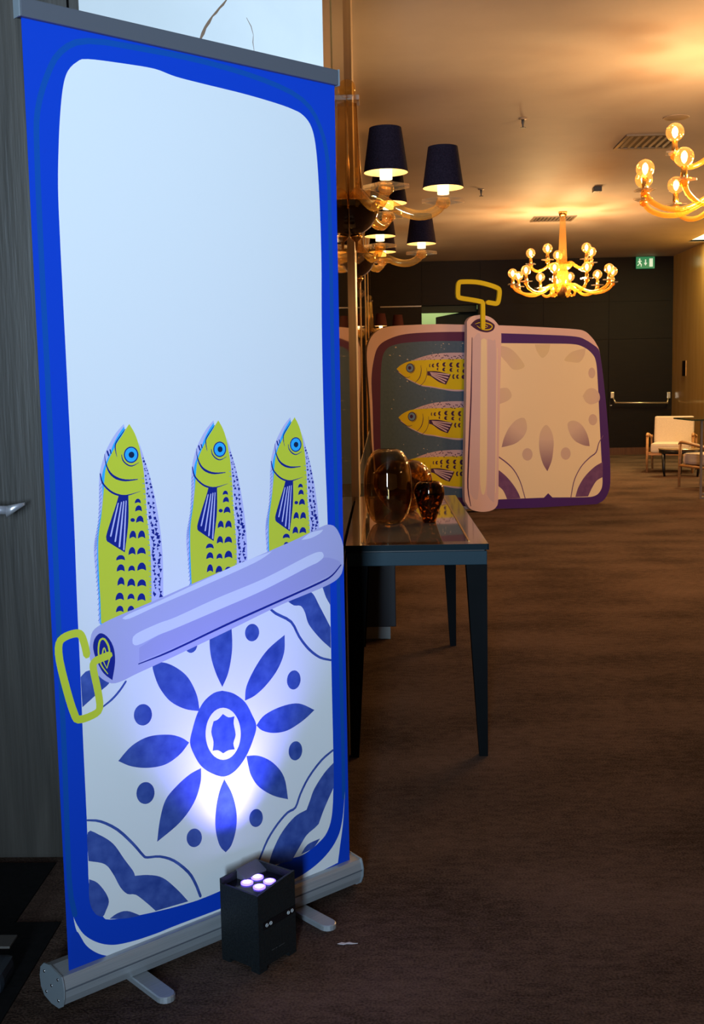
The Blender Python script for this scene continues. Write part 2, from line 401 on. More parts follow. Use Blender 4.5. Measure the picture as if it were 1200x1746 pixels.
def printed_slab(name, base, layers, thick, parent, clip=None, side='base', back='base', bulge=None):
    """base: outline of the slab; layers: [(ink key, outline)]; front face at y=0, back at y=thick"""
    vs = []; faces = []
    for _, poly in [base] + layers:
        o = len(vs); vs += poly; faces.append(list(range(o, o + len(poly))))
    r = delaunay_2d_cdt(vs, [], faces, 1, 1e-6)
    V, F = r[0], r[2]
    keys = [base[0]] + [k for k, _ in layers]; used = sorted(set(keys) | {side, back}); slot = {k: i for i, k in enumerate(used)}
    cen = np.array([[sum(V[i].x for i in f) / len(f), sum(V[i].y for i in f) / len(f)] for f in F])
    top = np.full(len(F), -1)
    for q, poly in enumerate([base[1]] + [pl for _, pl in layers]):     # winding number of each piece's middle
        P = np.array([(p.x, p.y) for p in poly]); lo, hi = P.min(0), P.max(0)
        idx = np.nonzero(((cen >= lo) & (cen <= hi)).all(1))[0]
        if not len(idx): continue
        c = cen[idx]; wn = np.zeros(len(idx), int)
        for (x0, y0), (x1, y1) in zip(P, np.roll(P, -1, 0)):
            cr = (x1 - x0) * (c[:, 1] - y0) - (c[:, 0] - x0) * (y1 - y0)
            wn += ((y0 <= c[:, 1]) & (y1 > c[:, 1]) & (cr > 0)).astype(int) - ((y0 > c[:, 1]) & (y1 <= c[:, 1]) & (cr < 0)).astype(int)
        ins = idx[wn != 0]
        if q: ins = ins[top[ins] >= 0]
        top[ins] = q
    kept = [(list(f), slot[keys[t]]) for f, t in zip(F, top) if t >= 0]
    edges = {}
    for f, m in kept:
        for i in range(len(f)): edges[(f[i], f[(i + 1) % len(f)])] = 1
    nV = len(V); mb = MB()
    by = bulge or (lambda x, z: 0.0)
    mb.v = [Vector((p.x, by(p.x, p.y), p.y)) for p in V] + [Vector((p.x, thick, p.y)) for p in V]
    for f, m in kept: mb.f.append(f); mb.m.append(m); mb.smooth.append(False)
    for f, m in kept: mb.f.append([i + nV for i in f[::-1]]); mb.m.append(slot[back]); mb.smooth.append(False)
    for a, b in edges:
        if (b, a) not in edges: mb.f.append([b, a, a + nV, b + nV]); mb.m.append(slot[side]); mb.smooth.append(False)
    # drop vertices outside the slab
    used_v = sorted({i for f in mb.f for i in f}); mp = {i: k for k, i in enumerate(used_v)}
    mb.v = [mb.v[i] for i in used_v]; mb.f = [[mp[i] for i in f] for f in mb.f]
    return obj(name, mb, [INK[k] for k in used], parent)

BANNER_BASE=[
('blue_ring','S',[201,1248,107,2066,139,4760,157,8379,181,11993,173,14910,190,17071,245,17864,482,18571,812,19098,1421,19412,2788,19487,4266,19493,5868,19370,6983,19111,7509,18580,7744,17719,7773,16055,7771,13222,7789,10320,7808,7344,7847,3513,7842,1794],[119,119,119,119,119,119,119,119,119,119,119,119,119,119,119,119,119,119,119,119,119,119,119]),
('white','P',[1403,19055,1150,18954,946,18749,828,18447,738,17935,663,17243,608,16437,598,15515,601,14351,605,13173,608,11981,612,10531,609,9308,593,7946,591,6451,580,4898,578,3227,560,2315,557,1854,602,1482,701,1209,846,998,1011,860,1783,701,2701,581,3504,538,4692,601,5991,686,6347,668,6614,710,6906,808,7244,1020,7434,1466,7507,2352,7520,3171,7518,4586,7515,5880,7490,9225,7464,10340,7437,12077,7442,13928,7472,15335,7465,16378,7430,17409,7360,18152,7235,18543,7008,18753,6710,18844,6192,18912,5276,18980,4247,19019,3493,19056,2986,19128,2350,19115],[]),
('white','P',[159,1223,223,871,425,479,707,187,1055,-18,1012,-322,3147,-202,5745,-59,7597,109,7690,573,7806,1172,7887,1955,7788,1256,7615,801,7208,435,6580,194,5751,107,3803,118,2682,135,2167,128,1593,161,1097,246,719,432,409,711,244,996],[0,4,5,6,7,8,11]),
('blue','P',[67,768,223,871,425,479,707,187,1055,-18,838,-51,-5,-104],[0,4,5,6])]
BANNER_FISH=[
('lavender','P',[1872,11653,1685,11480,1502,11238,1383,11023,1269,10712,1225,10438,1204,10024,1159,9611,1053,9204,1033,8927,1058,8504,1084,8078,1071,7452,1425,7396,1611,11247,1892,11541],[0,12,13,14,15]),
('cyan','P',[1879,11603,1746,11449,1611,11247,1473,10977,1371,10789,1292,10545,1301,10294,1280,9990,1214,9717,1145,9389,1114,9058,1095,8499,1102,8076,1101,7425,1424,7373,1597,10970,1887,11429],[0,13,14,15,16]),
('lime','P',[2005,11648,1914,11540,1823,11418,1689,11257,1605,11122,1470,10908,1389,10704,1349,10457,1309,10155,1243,9742,1161,9332,1131,8916,1128,8354,1132,7930,1126,7443,2365,7247,2394,8187,2404,8623,2381,9205,2351,9641,2335,10216,2313,10588,2270,10932,2217,11190,2126,11447],[0,14,15]),
('lavender','P',[2220,11246,2328,10929,2471,10464,2593,9879,2668,9321,2699,8880,2703,8440,2656,7201,2359,7248,2394,8187,2401,8913,2368,9639,2335,10216,2302,10703,2258,10961],[0,7,8]),
('navy','P',[2322,10875,2285,10899,2321,10922],[0,1,2]),
('navy','P',[2332,10796,2294,10827,2322,10863,2358,10837],[0,1,2,3]),
('navy','P',[2350,10800,2388,10765,2339,10737],[0,1,2]),
('navy','P',[2349,10680,2348,10651,2322,10655,2319,10680],[0,1,2,3]),
('navy','P',[2359,10684,2388,10691,2381,10655],[0,1,2]),
('navy','P',[2334,10610,2337,10644,2372,10627],[0,1,2]),
('navy','P',[2375,10618,2408,10650,2418,10610],[0,1,2]),
('navy','P',[2332,10502,2344,10537,2377,10527,2367,10488],[0,1,2,3]),
('navy','P',[2430,10535,2401,10541,2408,10577,2437,10565],[0,1,2,3]),
('navy','P',[2385,10421,2345,10411,2354,10460],[0,1,2]),
('navy','P',[2431,10422,2455,10470,2479,10422],[0,1,2]),
('navy','P',[2376,10327,2336,10352,2371,10385,2412,10355],[0,1,2,3]),
('navy','P',[2496,10299,2431,10312,2469,10362],[0,1,2]),
('navy','P',[2380,10266,2438,10226,2375,10187],[0,1,2]),
('navy','P',[2506,10234,2459,10230,2457,10288,2512,10276],[0,1,2,3]),
('navy','P',[2408,10150,2389,10091,2345,10135],[0,1,2]),
('navy','P',[2504,10173,2519,10115,2462,10128],[0,1,2]),
('navy','P',[2421,10108,2453,10035,2377,10044],[0,1,2]),
('navy','P',[2490,10041,2518,10089,2557,10042,2521,9995],[0,1,2,3]),
('navy','P',[2386,9874,2371,9933,2410,9945,2433,9901],[0,1,2,3]),
('navy','P',[2564,9899,2494,9868,2507,9940],[0,1,2]),
('navy','P',[2492,9827,2425,9776,2421,9875],[0,1,2]),
('navy','P',[2497,9833,2562,9809,2515,9760],[0,1,2]),
('navy','P',[2449,9716,2420,9668,2388,9720],[0,1,2]),
('navy','P',[2518,9646,2500,9735,2576,9702],[0,1,2]),
('navy','P',[2383,9628,2445,9642,2470,9570,2404,9550],[0,1,2,3]),
('navy','P',[2511,9598,2570,9602,2583,9534,2516,9539],[0,1,2,3]),
('navy','P',[2419,9455,2448,9519,2478,9448],[0,1,2]),
('navy','P',[2619,9496,2582,9465,2550,9491,2574,9536],[0,1,2,3]),
('navy','P',[2462,9377,2435,9437,2489,9453,2509,9407],[0,1,2,3]),
('navy','P',[2593,9388,2511,9409,2571,9461],[0,1,2]),
('navy','P',[2434,9329,2527,9327,2493,9248],[0,1,2]),
('navy','P',[2557,9263,2524,9359,2607,9343],[0,1,2]),
('navy','P',[2522,9202,2444,9259,2513,9314],[0,1,2]),
('navy','P',[2559,9266,2634,9225,2587,9169,2520,9200],[0,1,2,3]),
('navy','P',[2417,9184,2519,9170,2453,9083],[0,1,2]),
('navy','P',[2657,9183,2641,9099,2562,9109,2577,9187],[0,1,2,3]),
('navy','P',[2458,9097,2538,9092,2483,9033],[0,1,2]),
('navy','P',[2680,9035,2629,8986,2598,9045,2634,9086],[0,1,2,3]),
('navy','P',[2482,8936,2469,9032,2561,8984],[0,1,2]),
('navy','P',[2586,9010,2659,8945,2563,8925],[0,1,2]),
('navy','P',[2453,8851,2454,8946,2524,8901],[0,1,2]),
('navy','P',[2616,8882,2571,8849,2568,8914],[0,1,2]),
('navy','P',[2499,8832,2443,8782,2441,8876],[0,1,2]),
('navy','P',[2644,8808,2637,8759,2594,8794],[0,1,2]),
('navy','P',[2422,8786,2519,8771,2462,8686],[0,1,2]),
('navy','P',[2628,8789,2690,8726,2605,8702],[0,1,2]),
('navy','P',[2511,8699,2525,8633,2459,8626,2443,8695],[0,1,2,3]),
('navy','P',[2633,8582,2569,8644,2653,8679],[0,1,2]),
('navy','P',[2500,8545,2493,8599,2541,8572],[0,1,2]),
('navy','P',[2596,8633,2647,8548,2554,8544],[0,1,2]),
('navy','P',[2444,8533,2531,8524,2481,8466],[0,1,2]),
('navy','P',[2583,8448,2572,8528,2653,8486],[0,1,2]),
('navy','P',[2418,8434,2503,8440,2481,8364],[0,1,2]),
('navy','P',[2597,8447,2682,8428,2637,8346],[0,1,2]),
('navy','P',[2457,8332,2482,8373,2526,8336,2488,8300],[0,1,2,3]),
('navy','P',[2616,8343,2605,8241,2536,8320],[0,1,2]),
('navy','P',[2547,8231,2518,8190,2473,8207,2494,8261],[0,1,2,3]),
('navy','P',[2589,8234,2650,8238,2631,8171],[0,1,2]),
('navy','P',[2495,8125,2433,8158,2483,8218],[0,1,2]),
('navy','P',[2555,8165,2629,8190,2618,8093],[0,1,2]),
('navy','P',[2522,8091,2471,8050,2459,8111],[0,1,2]),
('navy','P',[2562,8080,2613,8121,2621,8047],[0,1,2]),
('navy','P',[2520,8026,2481,7994,2477,8056],[0,1,2]),
('navy','P',[2591,7936,2561,8005,2619,7992],[0,1,2]),
('navy','P',[2441,7967,2478,7897,2416,7903],[0,1,2]),
('navy','P',[2665,7930,2612,7874,2588,7945],[0,1,2]),
('navy','P',[2457,7933,2507,7887,2460,7832,2424,7890],[0,1,2,3]),
('navy','P',[2610,7897,2676,7802,2572,7797],[0,1,2]),
('hatch','P',[1225,10378,1234,10369,1296,10439,1287,10448],[0,1,2,3]),
('hatch','P',[1220,10296,1228,10287,1290,10357,1282,10366],[0,1,2,3]),
('hatch','P',[1214,10214,1223,10205,1285,10275,1276,10284],[0,1,2,3]),
('hatch','P',[1209,10132,1218,10123,1280,10193,1271,10202],[0,1,2,3]),
('hatch','P',[1204,10050,1212,10041,1274,10111,1265,10120],[0,1,2,3]),
('hatch','P',[1196,9966,1205,9957,1267,10027,1258,10036],[0,1,2,3]),
('hatch','P',[1185,9879,1194,9870,1256,9939,1247,9949],[0,1,2,3]),
('hatch','P',[1174,9791,1182,9782,1244,9852,1235,9861],[0,1,2,3]),
('hatch','P',[1162,9704,1171,9695,1233,9764,1224,9773],[0,1,2,3]),
('hatch','P',[1151,9616,1159,9607,1221,9677,1212,9686],[0,1,2,3]),
('hatch','P',[1137,9539,1146,9530,1208,9599,1199,9608],[0,1,2,3]),
('hatch','P',[1122,9470,1130,9461,1192,9530,1184,9539],[0,1,2,3]),
('hatch','P',[1107,9400,1115,9391,1177,9460,1168,9469],[0,1,2,3]),
('hatch','P',[1091,9331,1100,9322,1162,9391,1153,9400],[0,1,2,3]),
('hatch','P',[1076,9262,1085,9252,1147,9321,1138,9331],[0,1,2,3]),
('hatch','P',[1068,9212,1077,9203,1139,9271,1130,9281],[0,1,2,3]),
('hatch','P',[1061,9165,1070,9156,1132,9225,1123,9234],[0,1,2,3]),
('hatch','P',[1055,9119,1063,9109,1125,9178,1116,9187],[0,1,2,3]),
('hatch','P',[1048,9072,1056,9063,1118,9131,1109,9141],[0,1,2,3]),
('hatch','P',[1042,9015,1051,9006,1112,9074,1104,9084],[0,1,2,3]),
('hatch','P',[1042,8897,1051,8887,1113,8956,1104,8965],[0,1,2,3]),
('hatch','P',[1043,8778,1052,8768,1114,8837,1105,8846],[0,1,2,3]),
('hatch','P',[1044,8659,1052,8649,1114,8718,1105,8727],[0,1,2,3]),
('hatch','P',[1044,8540,1053,8530,1115,8598,1106,8608],[0,1,2,3]),
('hatch','P',[1046,8433,1055,8424,1117,8492,1108,8501],[0,1,2,3]),
('hatch','P',[1049,8344,1058,8334,1120,8402,1111,8411],[0,1,2,3]),
('hatch','P',[1053,8254,1061,8244,1123,8312,1115,8321],[0,1,2,3]),
('hatch','P',[1056,8164,1065,8154,1127,8221,1118,8231],[0,1,2,3]),
('hatch','P',[1059,8073,1068,8064,1130,8131,1121,8141],[0,1,2,3]),
('hatch','P',[1060,7966,1069,7957,1131,8024,1122,8034],[0,1,2,3]),
('hatch','P',[1060,7853,1068,7843,1131,7910,1122,7920],[0,1,2,3]),
('hatch','P',[1059,7739,1068,7729,1130,7796,1121,7806],[0,1,2,3]),
('hatch','P',[1059,7625,1068,7615,1130,7682,1121,7692],[0,1,2,3]),
('hatch','P',[1058,7511,1067,7501,1129,7568,1121,7578],[0,1,2,3]),
('hatch2','P',[2262,10478,2261,10458,2313,10449,2314,10469],[0,1,2,3]),
('hatch2','P',[2269,10363,2268,10344,2319,10334,2320,10354],[0,1,2,3]),
('hatch2','P',[2275,10249,2274,10229,2326,10219,2327,10239],[0,1,2,3]),
('hatch2','P',[2282,10134,2281,10114,2333,10104,2333,10124],[0,1,2,3]),
('hatch2','P',[2288,10019,2287,9999,2339,9989,2340,10009],[0,1,2,3]),
('hatch2','P',[2295,9904,2294,9884,2346,9874,2346,9894],[0,1,2,3]),
('hatch2','P',[2304,9794,2303,9774,2355,9764,2356,9784],[0,1,2,3]),
('hatch2','P',[2313,9684,2312,9664,2364,9654,2365,9674],[0,1,2,3]),
('hatch2','P',[2323,9574,2322,9554,2374,9544,2375,9564],[0,1,2,3]),
('hatch2','P',[2332,9464,2331,9444,2383,9433,2384,9453],[0,1,2,3]),
('hatch2','P',[2342,9354,2341,9333,2393,9322,2394,9343],[0,1,2,3]),
('hatch2','P',[2343,9238,2342,9218,2394,9207,2395,9227],[0,1,2,3]),
('hatch2','P',[2344,9122,2343,9102,2396,9091,2396,9111],[0,1,2,3]),
('hatch2','P',[2346,9006,2345,8986,2397,8975,2398,8995],[0,1,2,3]),
('hatch2','P',[2347,8891,2346,8870,2398,8859,2399,8879],[0,1,2,3]),
('hatch2','P',[2348,8774,2347,8754,2400,8742,2401,8763],[0,1,2,3]),
('hatch2','P',[2347,8659,2346,8638,2398,8626,2399,8646],[0,1,2,3]),
('hatch2','P',[2346,8542,2345,8522,2397,8510,2398,8530],[0,1,2,3]),
('hatch2','P',[2344,8426,2343,8406,2396,8394,2397,8414],[0,1,2,3]),
('hatch2','P',[2343,8310,2342,8290,2395,8277,2395,8297],[0,1,2,3]),
('hatch2','P',[2342,8194,2341,8173,2393,8161,2394,8181],[0,1,2,3]),
('hatch2','P',[2340,8118,2339,8098,2391,8085,2392,8105],[0,1,2,3]),
('hatch2','P',[2338,8043,2337,8022,2389,8009,2390,8030],[0,1,2,3]),
('hatch2','P',[2335,7967,2335,7947,2387,7933,2388,7954],[0,1,2,3]),
('hatch2','P',[2333,7891,2332,7871,2385,7858,2386,7878],[0,1,2,3]),
('hatch2','P',[2331,7815,2330,7795,2383,7782,2384,7802],[0,1,2,3]),
('navy','P',[2198,10979,2170,10891,2101,10830,2010,10811,1922,10840,1860,10909,1841,10998,1869,11085,1937,11146,2027,11165,2115,11137,2178,11069],[]),
('cyan','P',[2169,10980,2145,10905,2087,10853,2011,10837,1938,10861,1886,10920,1869,10997,1893,11071,1950,11123,2026,11140,2100,11116,2152,11057],[]),
('ink','P',[2098,10984,2075,10937,2025,10920,1976,10943,1958,10992,1981,11038,2031,11055,2080,11033],[]),
('navy','S',[1787,11001,1813,10888,1904,10790,2030,10748,2200,10809],[15,27,30,24,9]),
('navy','S',[1384,11037,1405,10842,1488,10642,1638,10515,1856,10449,2151,10449],[9,24,44,56,44,18]),
('navy','S',[1262,10630,1308,10433,1469,10254,1652,10155,1873,10124,2216,10188],[24,36,42,42,27,6]),
('navy','S',[1901,11540,1758,11379,1658,11245,1645,11120,1675,10965],[12,24,27,24,9]),
('navy','S',[1451,11094,1481,11004],[38,38]),
('navy','S',[1518,11124,1539,11045],[26,26]),
('navy','P',[1677,10139,1911,10121,1883,9542,1767,8899,1567,9035,1361,9179,1335,9286,1471,9637,1612,9962],[0,1,3,5]),
('lavender','S',[1659,9972,1553,9630,1447,9288],[25,36,36]),
('lavender','S',[1736,9985,1642,9575,1548,9165],[25,36,36]),
('lavender','S',[1793,9997,1718,9519,1643,9041],[27,39,39]),
('lavender','S',[1851,10004,1798,9485,1744,8964],[23,33,33]),
('navy','P',[2059,9936,2069,9986,2108,10026,2160,10027,2199,9991,2208,9925,2164,9946,2119,9950],[0,5]),
('navy','P',[2061,9759,2072,9825,2117,9878,2176,9880,2219,9833,2229,9747,2179,9774,2129,9778],[0,5]),
('navy','P',[2072,9511,2085,9588,2135,9649,2201,9652,2249,9597,2260,9496,2204,9528,2148,9534],[0,5]),
('navy','P',[1892,9183,1905,9270,1950,9340,2008,9344,2051,9283,2059,9169,2010,9204,1960,9209],[0,5]),
('navy','P',[2101,9163,2114,9251,2163,9322,2227,9325,2274,9263,2283,9148,2230,9184,2175,9190],[0,5]),
('navy','P',[1853,8830,1866,8917,1913,8987,1974,8990,2018,8928,2026,8813,1976,8850,1924,8856],[0,5]),
('navy','P',[2066,8818,2080,8894,2136,8955,2212,8955,2267,8898,2280,8796,2217,8830,2152,8838],[0,5]),
('navy','P',[1550,8749,1564,8806,1619,8850,1695,8847,1751,8803,1765,8726,1701,8754,1637,8761],[0,5]),
('navy','P',[1551,8506,1565,8584,1617,8646,1686,8646,1736,8589,1747,8484,1689,8519,1631,8526],[0,5]),
('navy','P',[1830,8476,1841,8539,1886,8589,1944,8589,1987,8542,1997,8458,1948,8486,1898,8492],[0,5]),
('navy','P',[2052,8461,2068,8552,2126,8623,2204,8623,2261,8557,2274,8438,2208,8477,2142,8486],[0,5]),
('navy','P',[1555,8199,1568,8292,1615,8365,1675,8368,1718,8302,1726,8180,1676,8219,1625,8226],[0,5]),
('navy','P',[1792,8146,1806,8234,1857,8303,1925,8303,1975,8240,1985,8124,1928,8162,1870,8170],[0,5]),
('navy','P',[2036,8112,2051,8192,2109,8253,2187,8252,2245,8192,2258,8085,2192,8122,2126,8131],[0,5]),
('navy','P',[1493,7887,1507,7971,1561,8036,1632,8036,1684,7973,1695,7861,1636,7899,1575,7908],[0,5]),
('navy','P',[1782,7862,1794,7928,1840,7979,1900,7978,1945,7928,1955,7840,1904,7871,1852,7878],[0,5]),
('navy','P',[2025,7796,2039,7881,2093,7948,2164,7947,2216,7884,2227,7770,2167,7809,2107,7817],[0,5]),
('navy','P',[1493,7627,1506,7698,1554,7753,1619,7751,1666,7697,1677,7602,1623,7635,1568,7644],[0,5]),
('navy','P',[1773,7601,1784,7664,1828,7713,1887,7711,1930,7663,1940,7578,1891,7608,1841,7615],[0,5]),
('navy','P',[2012,7521,2026,7601,2079,7662,2150,7661,2203,7600,2214,7493,2155,7531,2094,7540],[0,5]),
('navy','P',[2049,9574,2031,9546,1989,9537,1949,9554,1934,9585,1952,9614,1993,9622,2033,9606],[])]
BANNER_TOP=[
('white','P',[646,6997,580,4898,651,4119,7341,2394,7510,3173,7521,6106,7523,7607,4252,6996,1324,6428],[0,1,2,3,4,5,6,7,8]),
('tile_blue','P',[4173,5368,4491,5236,4810,4964,5006,4610,5121,4305,5008,3981,4777,3616,4462,3359,4134,3304,3780,3483,3514,3720,3333,4034,3238,4338,3319,4640,3464,4976,3661,5223,3934,5362],[0]),
('white','P',[4659,4221,4579,3921,4386,3734,4133,3710,3890,3854,3721,4124,3669,4447,3746,4740,3933,4928,4181,4958,4427,4822,4602,4552],[]),
('tile_blue','P',[4167,4812,4324,4696,4495,4686,4464,4521,4511,4234,4438,4044,4473,3884,4294,3905,4139,3867,3999,3976,3848,3998,3880,4209,3827,4459,3900,4693,4028,4713],[0,2,6,8,10,13]),
('tile_blue','P',[4176,5455,4015,5804,3889,6230,3866,6634,3932,6923,4478,7037,4498,6494,4460,6128,4348,5741],[0,4,5]),
('tile_blue','P',[4811,4998,4865,5333,5129,5731,5523,6111,6051,6386,6020,5954,5807,5570,5451,5252,5106,5063],[0,4]),
('tile_blue','P',[5122,4326,5384,4528,5907,4629,6439,4589,6932,4319,6560,4129,6063,3988,5625,4022,5286,4163],[0,4]),
('tile_blue','P',[4804,3644,5180,3553,5600,3273,5919,2833,6024,2240,5573,2455,5153,2781,4927,3122,4853,3387],[0,4]),
('tile_blue','P',[4147,3238,4359,2815,4465,2332,4433,1919,4288,1575,4119,1451,3950,1677,3854,2122,3889,2596,4000,2980],[0,5]),
('tile_blue','P',[3512,3666,3482,3321,3286,2898,2887,2536,2275,2259,2371,2750,2537,3168,2848,3419,3199,3596],[0,4]),
('tile_blue','P',[3215,4344,3009,4511,2677,4654,2166,4725,1732,4613,1390,4356,1711,4155,2134,4017,2573,3987,2954,4125],[0,5]),
('tile_blue','P',[3528,5016,3149,5144,2783,5385,2538,5696,2398,6014,2348,6346,2639,6318,2965,6134,3255,5850,3467,5410],[0]),
('tile_blue','P',[5283,6550,5212,6429,5078,6390,4944,6450,4873,6580,4896,6720,5004,6806,5146,6796,5257,6695],[]),
('tile_blue','P',[6509,5155,6434,5018,6295,4973,6158,5041,6086,5189,6113,5349,6225,5445,6372,5435,6484,5320],[]),
('tile_blue','P',[6508,3345,6432,3209,6293,3169,6155,3244,6082,3398,6109,3559,6222,3652,6370,3635,6483,3513],[]),
('tile_blue','P',[5234,1963,5164,1841,5032,1812,4902,1888,4833,2034,4858,2182,4964,2262,5103,2239,5210,2121],[]),
('tile_blue','P',[3466,1981,3395,1862,3260,1837,3126,1917,3055,2064,3079,2209,3188,2286,3330,2258,3441,2138],[]),
('tile_blue','P',[2257,3380,2178,3243,2029,3209,1881,3294,1804,3457,1832,3622,1951,3714,2109,3688,2230,3557],[]),
('tile_blue','P',[2273,5179,2194,5043,2047,5005,1900,5081,1823,5235,1849,5394,1968,5487,2124,5468,2245,5347],[]),
('tile_blue','P',[3528,6564,3469,6451,3360,6412,3253,6464,3197,6583,3219,6713,3308,6794,3423,6788,3510,6697],[]),
('tile_blue','S',[585,3243,897,3129,1296,2829,1664,2396,1900,2061,2005,1976,2333,1895,2698,1681,3065,1294,3245,962,3372,609],[42,56,63,63,56,56,56,63,70,70,70]),
('tile_blue','P',[585,2972,849,2844,1178,2541,1437,2105,1635,1781,1679,1649,2023,1559,2384,1376,2744,988,3035,597,2167,661,1957,914,1680,1206,1470,1296,1303,1508,1145,1859,951,2146,573,2335],[5,9,10,17]),
('tile_blue','P',[566,1929,762,1782,953,1481,1012,1266,934,1098,846,985,693,1084,587,1281,547,1551],[0,6]),
('tile_blue','P',[1007,877,1205,939,1452,907,1779,688,1409,750],[0,3]),
('tile_blue','S',[4999,824,5134,1034,5363,1397,5679,1703,5996,1905,6249,1966,6413,2267,6698,2634,7126,2971,7509,3139],[58,58,66,66,66,66,66,66,66,58]),
('tile_blue','P',[7529,2812,7210,2615,6873,2293,6707,2003,6600,1811,6215,1734,5803,1449,5509,1064,5357,711,6090,629,6325,890,6580,1148,6843,1258,6985,1330,7184,1686,7511,2162],[0,4,8,9,13,15]),
('tile_blue','P',[6392,706,6600,896,7021,936,6782,752],[0,2]),
('tile_blue','S',[5565,7153,5806,6949,6261,6676,6506,6260,6800,5899,7147,5628,7504,5493],[54,70,70,70,70,62,54]),
('tile_blue','P',[6151,7215,6581,7317,6929,7310,7183,6914,7518,6338,7512,5796,7160,6116,6818,6519,6697,6848,6572,7024,6359,7069],[0,4,5]),
('tile_blue','P',[7286,7385,7535,7630,7533,6897,7386,7128],[0,1,2]),
('tile_blue','P',[593,6382,806,6487,1219,6237,1245,6109,992,5962,601,5725],[0,5]),
('tile_blue','S',[1658,6078,1502,5909,1303,5751,1055,5620],[47,52,52,36]),
('roll','P',[846,7085,921,7309,1120,7425,1520,7541,2412,7742,3646,8038,5202,8390,6452,8682,7284,8916,7526,8947,7749,8856,7932,8559,8024,8199,7988,7853,7852,7589,7376,7408,5980,7145,4353,6749,2847,6400,1928,6197,1585,6110,1318,6102,1064,6271,900,6511,818,6794],[]),
('roll_dark','P',[3320,7296,5176,7672,6863,8025,7396,8133,7907,7933,7609,7690,5985,7293,4360,6942,2856,6605,2008,6446,2022,6762],[0,1,2,5,6,7,8,9,10]),
('roll_light','P',[1861,6943,1959,7083,2529,7227,2989,7302,4110,7570,5472,7852,6838,8237,7216,8296,7329,8239,7326,8136,7114,8028,6830,7960,5462,7576,4099,7282,2978,7049,2517,6964,2065,6842,1904,6844],[]),
('roll_light','P',[1636,7475,1821,7555,2551,7722,3644,8006,4802,8308,5741,8480,5197,8260,3639,7881,2547,7630,1816,7447],[0,5]),
('roll_light','P',[6639,8655,6929,8801,7344,8841,7236,8756,6925,8666],[0,2]),
('navy','S',[1992,6406,2854,6555,4359,6910,5984,7259,7200,7521,7608,7655,7906,7884],[23,45,53,53,53,45,30]),
('navy','P',[1334,6171,1133,6360,991,6644,915,6925,950,7126,1085,7240,1250,7148,1390,6902,1420,6566],[0]),
('lime','S',[1230,6330,1078,6568,1033,6845,1077,7075,1182,7099,1279,6921,1293,6679,1216,6453],[19,31,37,44,44,44,37,19]),
('lime','S',[1216,6453,1146,6616,1129,6798,1173,6910,1219,6782],[12,25,31,31,25]),
('lime','S',[761,6834,720,7059,648,7273,528,7331,291,7299,144,7181,135,6827,271,6132,400,5647,505,5478,836,5504,1001,5616,982,5989,900,6469,919,6636,1081,6694,1281,6727],[170,170,170,170,170,170,170,170,170,170,170,170,170,170,170,170,170])]
